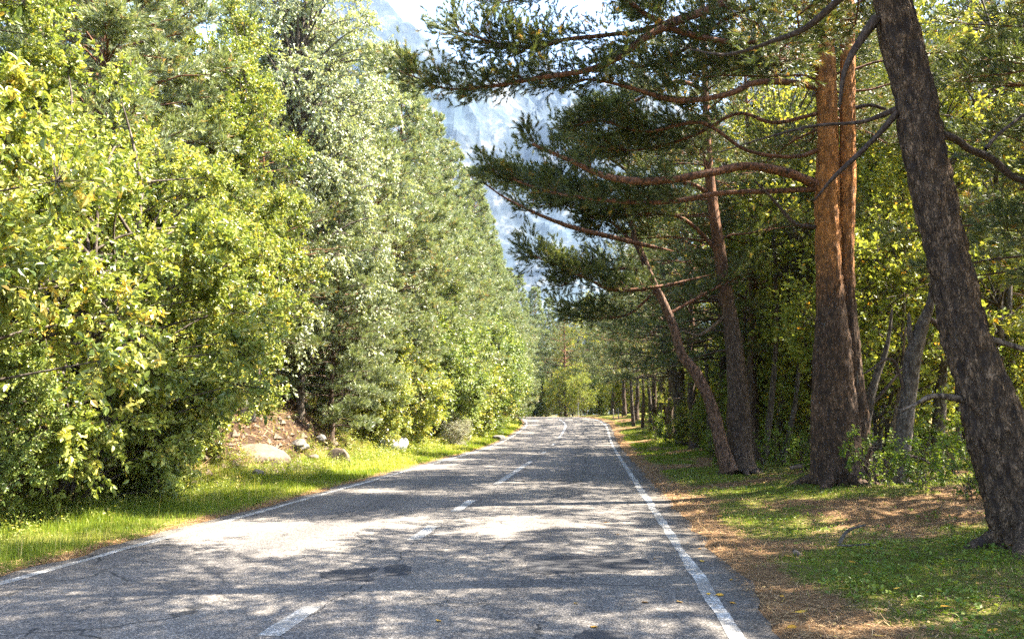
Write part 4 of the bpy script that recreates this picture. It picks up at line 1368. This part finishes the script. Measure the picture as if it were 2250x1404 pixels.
# low broad-leaved ground cover on the right
g = Geo()
pos, s, L = scatter(17000, EDGE + .6, EDGE + 9, 5.0, 32, rg, keep=lambda x, y, s, L: np.clip((right_cover(x, y, s) - .5) * 1.4 + (fbm(p2(x, y, 1.5, 2), 2) - .5) * 2, 0.04, 1))
k = 5
n = len(pos)
b = np.repeat(pos, k, 0) + rg.normal(0, .02, (n * k, 3)) * [1, 1, .3] + [0, 0, .035]
ax = unit(rg.normal(size=(n * k, 3)) * [1, 1, .35] + [0, 0, .15])
nr = unit(rg.normal(0, .35, (n * k, 3)) + [0, 0, 1])
leaves_small(g, b, ax, nr, np.repeat(rg.uniform(.025, .055, n), k), .6, rg, np.clip(rg.normal(.5, .25, n * k), 0, 1))
tag(link("ground_cover", g.mesh("ground_cover", M_COV)), "low leafy ground cover plants on the right verge", "ground cover", None, "stuff")

# weeds and seedlings on the left bank
g = Geo()
pos, s, L = scatter(60000, -EDGE - 7.5, -EDGE - 1.0, 8, 80, rg, keep=lambda x, y, s, L: np.where((L > 20) & (L < 31) & (-s > EDGE + 3.6), .10, .55) * np.clip((-s - EDGE - .9) / 1.8, 0, 1) * np.clip(.3 + 2.4 * (vn(p2(x, y, .9, 5)) - .3), .05, 1))
n = len(pos)
k = 7
h = rg.uniform(.06, .42, n) * np.clip(L / 25, .8, 1.4)
f = rg.random((n, k)) ** .7
b = pos[:, None, :] + np.array([0, 0, 1.0]) * (f * h[:, None])[..., None] + rg.normal(0, .035, (n, k, 3)) * [1, 1, 0]
b = b.reshape(-1, 3)
ax = unit(rg.normal(size=(n * k, 3)) * [1, 1, .5] + [0, 0, .2])
nr = unit(rg.normal(0, .45, (n * k, 3)) + [0, 0, 1])
leaves_small(g, b, ax, nr, np.repeat(rg.uniform(.035, .08, n) * np.clip(L / 25, .8, 1.6), k), .45, rg, np.clip(np.repeat(rg.normal(.6, .25, n), k), 0, 1))
blades(g, pos, h * 1.1, .004, rg, lean=.3)
tag(link("bank_weeds", g.mesh("weeds", M_WED)), "tangled weeds and dry stalks covering the left bank", "weeds", None, "stuff")

g = Geo()
pos, s, L = scatter(9000, -EDGE - 4.5, -EDGE - .25, 7, 70, rg, keep=lambda x, y, s, L: np.clip(1.8 * (vn(p2(x, y, .8, 15)) - .35), .02, 1))
n = len(pos)
blades(g, pos, rg.uniform(.18, .42, n), .0028 * np.clip(L / 14, .7, 3), rg, lean=.25, av=rg.uniform(.75, 1, n))
tag(link("dry_stalks", g.mesh("stalks", M_WED)), "tall dry grass stalks standing out of the left verge", "grass", None, "stuff")
g = Geo()
pos, s, L = scatter(26000, EDGE - .5, EDGE + 9, 4.8, 40, rg, keep=lambda x, y, s, L: np.where(s < EDGE + .1, .06, .75))
n = len(pos)
ax = unit(rg.normal(size=(n, 3)) * [1, 1, .25])
nr = unit(rg.normal(0, .35, (n, 3)) + [0, 0, 1])
leaves_small(g, pos + [0, 0, .012], ax, nr, rg.uniform(.015, .045, n) * np.clip(L / 14, 1, 2), .55, rg, rg.random(n))
tag(link("leaf_litter", g.mesh("leaf_litter", M_LFL)), "small dry brown leaves scattered over the right verge", "litter", None, "stuff")

# dry pine needles and bark bits
g = Geo()
pos, s, L = scatter(120000, EDGE - .25, EDGE + 7, 4.8, 30, rg, keep=lambda x, y, s, L: np.clip((s - EDGE + .25) / .3, 0, 1) * np.clip(1.15 - right_cover(x, y, s), .08, 1))
n = len(pos)
d = unit(rg.normal(size=(n, 3)) * [1, 1, .12] + 1e-6)
sd = unit(np.cross(d, [0, 0, 1.0])) * (.0022 * np.clip(L / 9, 1, 3))[:, None]
ln = rg.uniform(.04, .10, (n, 1))
pos = pos + [0, 0, .008] + np.abs(rg.normal(0, .008, (n, 1))) * [0, 0, 1]
v = np.stack([pos - sd, pos + sd, pos + d * ln + sd, pos + d * ln - sd], 1).reshape(-1, 3)
g.add(v, None, np.arange(n * 4).reshape(-1, 4), rg.random(n))
tag(link("needle_litter", g.mesh("needle_litter", M_LIT)), "brown pine needle litter along the right road edge", "litter", None, "stuff")
g = Geo()
pos, s, L = scatter(30000, -EDGE - 1.0, -EDGE + .25, 6.5, 40, rg, keep=lambda x, y, s, L: np.clip(1 - np.abs(-s - EDGE) / .5, 0, 1))
n = len(pos)
d = unit(rg.normal(size=(n, 3)) * [1, 1, .12] + 1e-6)
sd = unit(np.cross(d, [0, 0, 1.0])) * .004
ln = rg.uniform(.03, .08, (n, 1))
pos = pos + [0, 0, .012]
g.add(np.stack([pos - sd, pos + sd, pos + d * ln + sd, pos + d * ln - sd], 1).reshape(-1, 3), None, np.arange(n * 4).reshape(-1, 4), rg.random(n))
tag(link("roadside_litter", g.mesh("needle_litter", M_LIT)), "brown dry litter along the left road edge", "litter", None, "stuff")

g = Geo()
pos, s, L = scatter(1500, EDGE, EDGE + 9, 4.8, 32, rg)
n = len(pos)
twig_wood(g, pos + [0, 0, .02], unit(rg.normal(size=(n, 3)) * [1, 1, .12] + [0, 0, -.1]), rg.gamma(2.0, .09, n), .004)
tag(link("fallen_twigs", g.mesh("fallen_twigs", B_DRK2)), "small dead twigs strewn over the right verge", "twigs", None, "stuff")
# roots, clods and sticks on the bare bank
g = Geo()
pos, s, L = scatter(5200, -EDGE - 7.0, -EDGE - 2.9, 19, 34, rg)
n = len(pos)
d = unit(rg.normal(size=(n, 3)) * [1, 1, .5] + [.3, 0, -.2])
twig_wood(g, pos + [0, 0, .02], d, rg.uniform(.10, .55, n), .009)
tag(link("bank_debris", g.mesh("debris", M_LIT)), "dead sticks, roots and litter lying on the bare soil of the left bank", "debris", None, "stuff")
g = Geo()
pos, s, L = scatter(2600, -EDGE - 6.5, -EDGE - 2.2, 18, 36, rg)
oc = np.array([[1, 0, 0], [-1, 0, 0], [0, 1, 0], [0, -1, 0], [0, 0, 1], [0, 0, -1]], float)
ft = np.array([[0, 2, 4], [2, 1, 4], [1, 3, 4], [3, 0, 4], [2, 0, 5], [1, 2, 5], [3, 1, 5], [0, 3, 5]])
r = rg.gamma(1.6, .028, len(pos))[:, None, None]
v = pos[:, None, :] + oc[None] * r * rg.uniform(.6, 1.4, (len(pos), 6, 1))
g.add(v.reshape(-1, 3), (np.arange(len(pos))[:, None, None] * 6 + ft[None]).reshape(-1, 3))
tag(link("bank_rubble", g.mesh("rubble", R_TAN)), "small stones and clods of earth on the left bank", "rubble", None, "stuff")

# ------------------------------------------------------------------ fallen leaves
g = Geo()
m = 9
th = np.linspace(0, 2 * math.pi, m, endpoint=False)
r = .5 * (1 + .25 * np.cos(th) - .12 * np.cos(3 * th))
pt = np.stack([np.cos(th) * r * 1.3, np.sin(th) * r * .8, .12 * np.abs(np.sin(th)) + .06 * np.cos(2 * th)], -1)
g.add(np.concatenate([pt, [[0, 0, 0]]]), np.stack([np.arange(m), (np.arange(m) + 1) % m, np.full(m, m)], -1))
tube(g, [[-.9, 0, .02], [-.6, .04, .05], [-.4, 0, .0]], .02, 4)
leaf_me = g.mesh("fallen_leaf", M_FAL)
fl = [(1300, 1348), (1480, 1297), (1327, 1136), (968, 1335), (1408, 1298), (1543, 1282), (1595, 1300), (1565, 1284), (1430, 1210), (1350, 1160), (1260, 1300),
      (1527, 1190), (1530, 1215), (1718, 1218), (1736, 1222), (1592, 1253), (1830, 1290), (1735, 1332), (1995, 1200), (2100, 1201), (1945, 1300), (1880, 1268),
      (2178, 1310), (2045, 1340), (1715, 1360), (1990, 1110), (1780, 1100), (2030, 1150), (1640, 1110), (1570, 1130), (1700, 1300), (1850, 1240), (2110, 1285), (2200, 1240), (1900, 1390), (2140, 1390)]
for i, (px, py) in enumerate(fl):
    D = 1.6 * 1800 / (py - HOR)
    x = at_px(px, D)
    s_, L_ = road_sl(np.array([x]), np.array([D]))
    on_road = abs(s_[0]) < 3.85
    z = float(prof(L_)[0]) + .006 if on_road else float(ground_z(np.array([x]), np.array([D]))[0]) + .05
    sc = rnd.uniform(.04, .075)
    o = link("fallen_leaf", leaf_me, loc=(x, D, z), rot=(rnd.uniform(-.2, .2), rnd.uniform(-.2, .2), rnd.random() * 6.28))
    o.scale = (sc, sc, sc)
    tag(o, "yellow fallen leaf lying on the asphalt" if on_road else "yellow fallen leaf lying on the right verge", "leaf", "yellow fallen leaves on the asphalt" if on_road else "yellow fallen leaves on the right verge")

# fallen branches and logs
def fallen(name, label, pts, D, m, lift=.05, sides=8):
    g = Geo()
    b = P(pts[0][0], pts[0][1], D)
    px_tube(g, pts, D, sides, .12, 6)
    shift(g, b)
    gz = float(ground_z(np.array([b[0]]), np.array([b[1]]))[0])
    return tag(link(name, g.mesh(name, m, True), loc=(b[0], b[1], gz + lift)), label, "branch" if "branch" in name else "log" if "log" in name else "bark", "dead wood on the right verge")


fallen("fallen_branch", "thin black curved twig arching out of the right verge grass", [(1845, 1208, 9), (1858, 1186, 8), (1875, 1175, 6), (1902, 1168, 4)], 10.1, B_GREY)
fallen("fallen_branch", "dark thin twig lying flat beside the arching twig", [(1840, 1211, 4), (1880, 1211, 5), (1925, 1206, 4)], 10.0, B_GREY)
fallen("bark_piece", "curled piece of pale bark on the grass near the road edge", [(1742, 1196, 8), (1752, 1206, 16), (1762, 1214, 14), (1775, 1222, 6)], 9.9, B_DEAD, .06)
fallen("fallen_log", "pale thin log lying on the ground left of the double-trunked pine", [(1735, 1024, 8), (1765, 1020, 11), (1800, 1021, 9)], 22.5, B_DEAD, .12)

# ------------------------------------------------------------------ roadside posts at the crest
M_POST = plain_mat("post_paint", (.20, .195, .18), .6)
for i, (s_, L_, h) in enumerate(((4.5, 92.0, 1.5), (5.0, 80.0, .95), (5.6, 80.5, .95))):
    x, y = sl_xy(s_, L_)
    g = Geo()
    tube(g, [[0, 0, -.2], [0, 0, h * .5], [0, 0, h]], .055, 10)
    tube(g, [[0, 0, h], [0, 0, h + .03]], [.07, .065], 10)
    o = link("roadside_post", g.mesh("post", M_POST, False), loc=(float(x), float(y), float(ground_z(x.reshape(1), y.reshape(1))[0])))
    tag(o, ("tall thin grey post at the crest of the road on the right", "short pale post on the right near the crest, the left one of the pair", "short pale post on the right near the crest, the right one of the pair")[i], "post", "roadside posts")
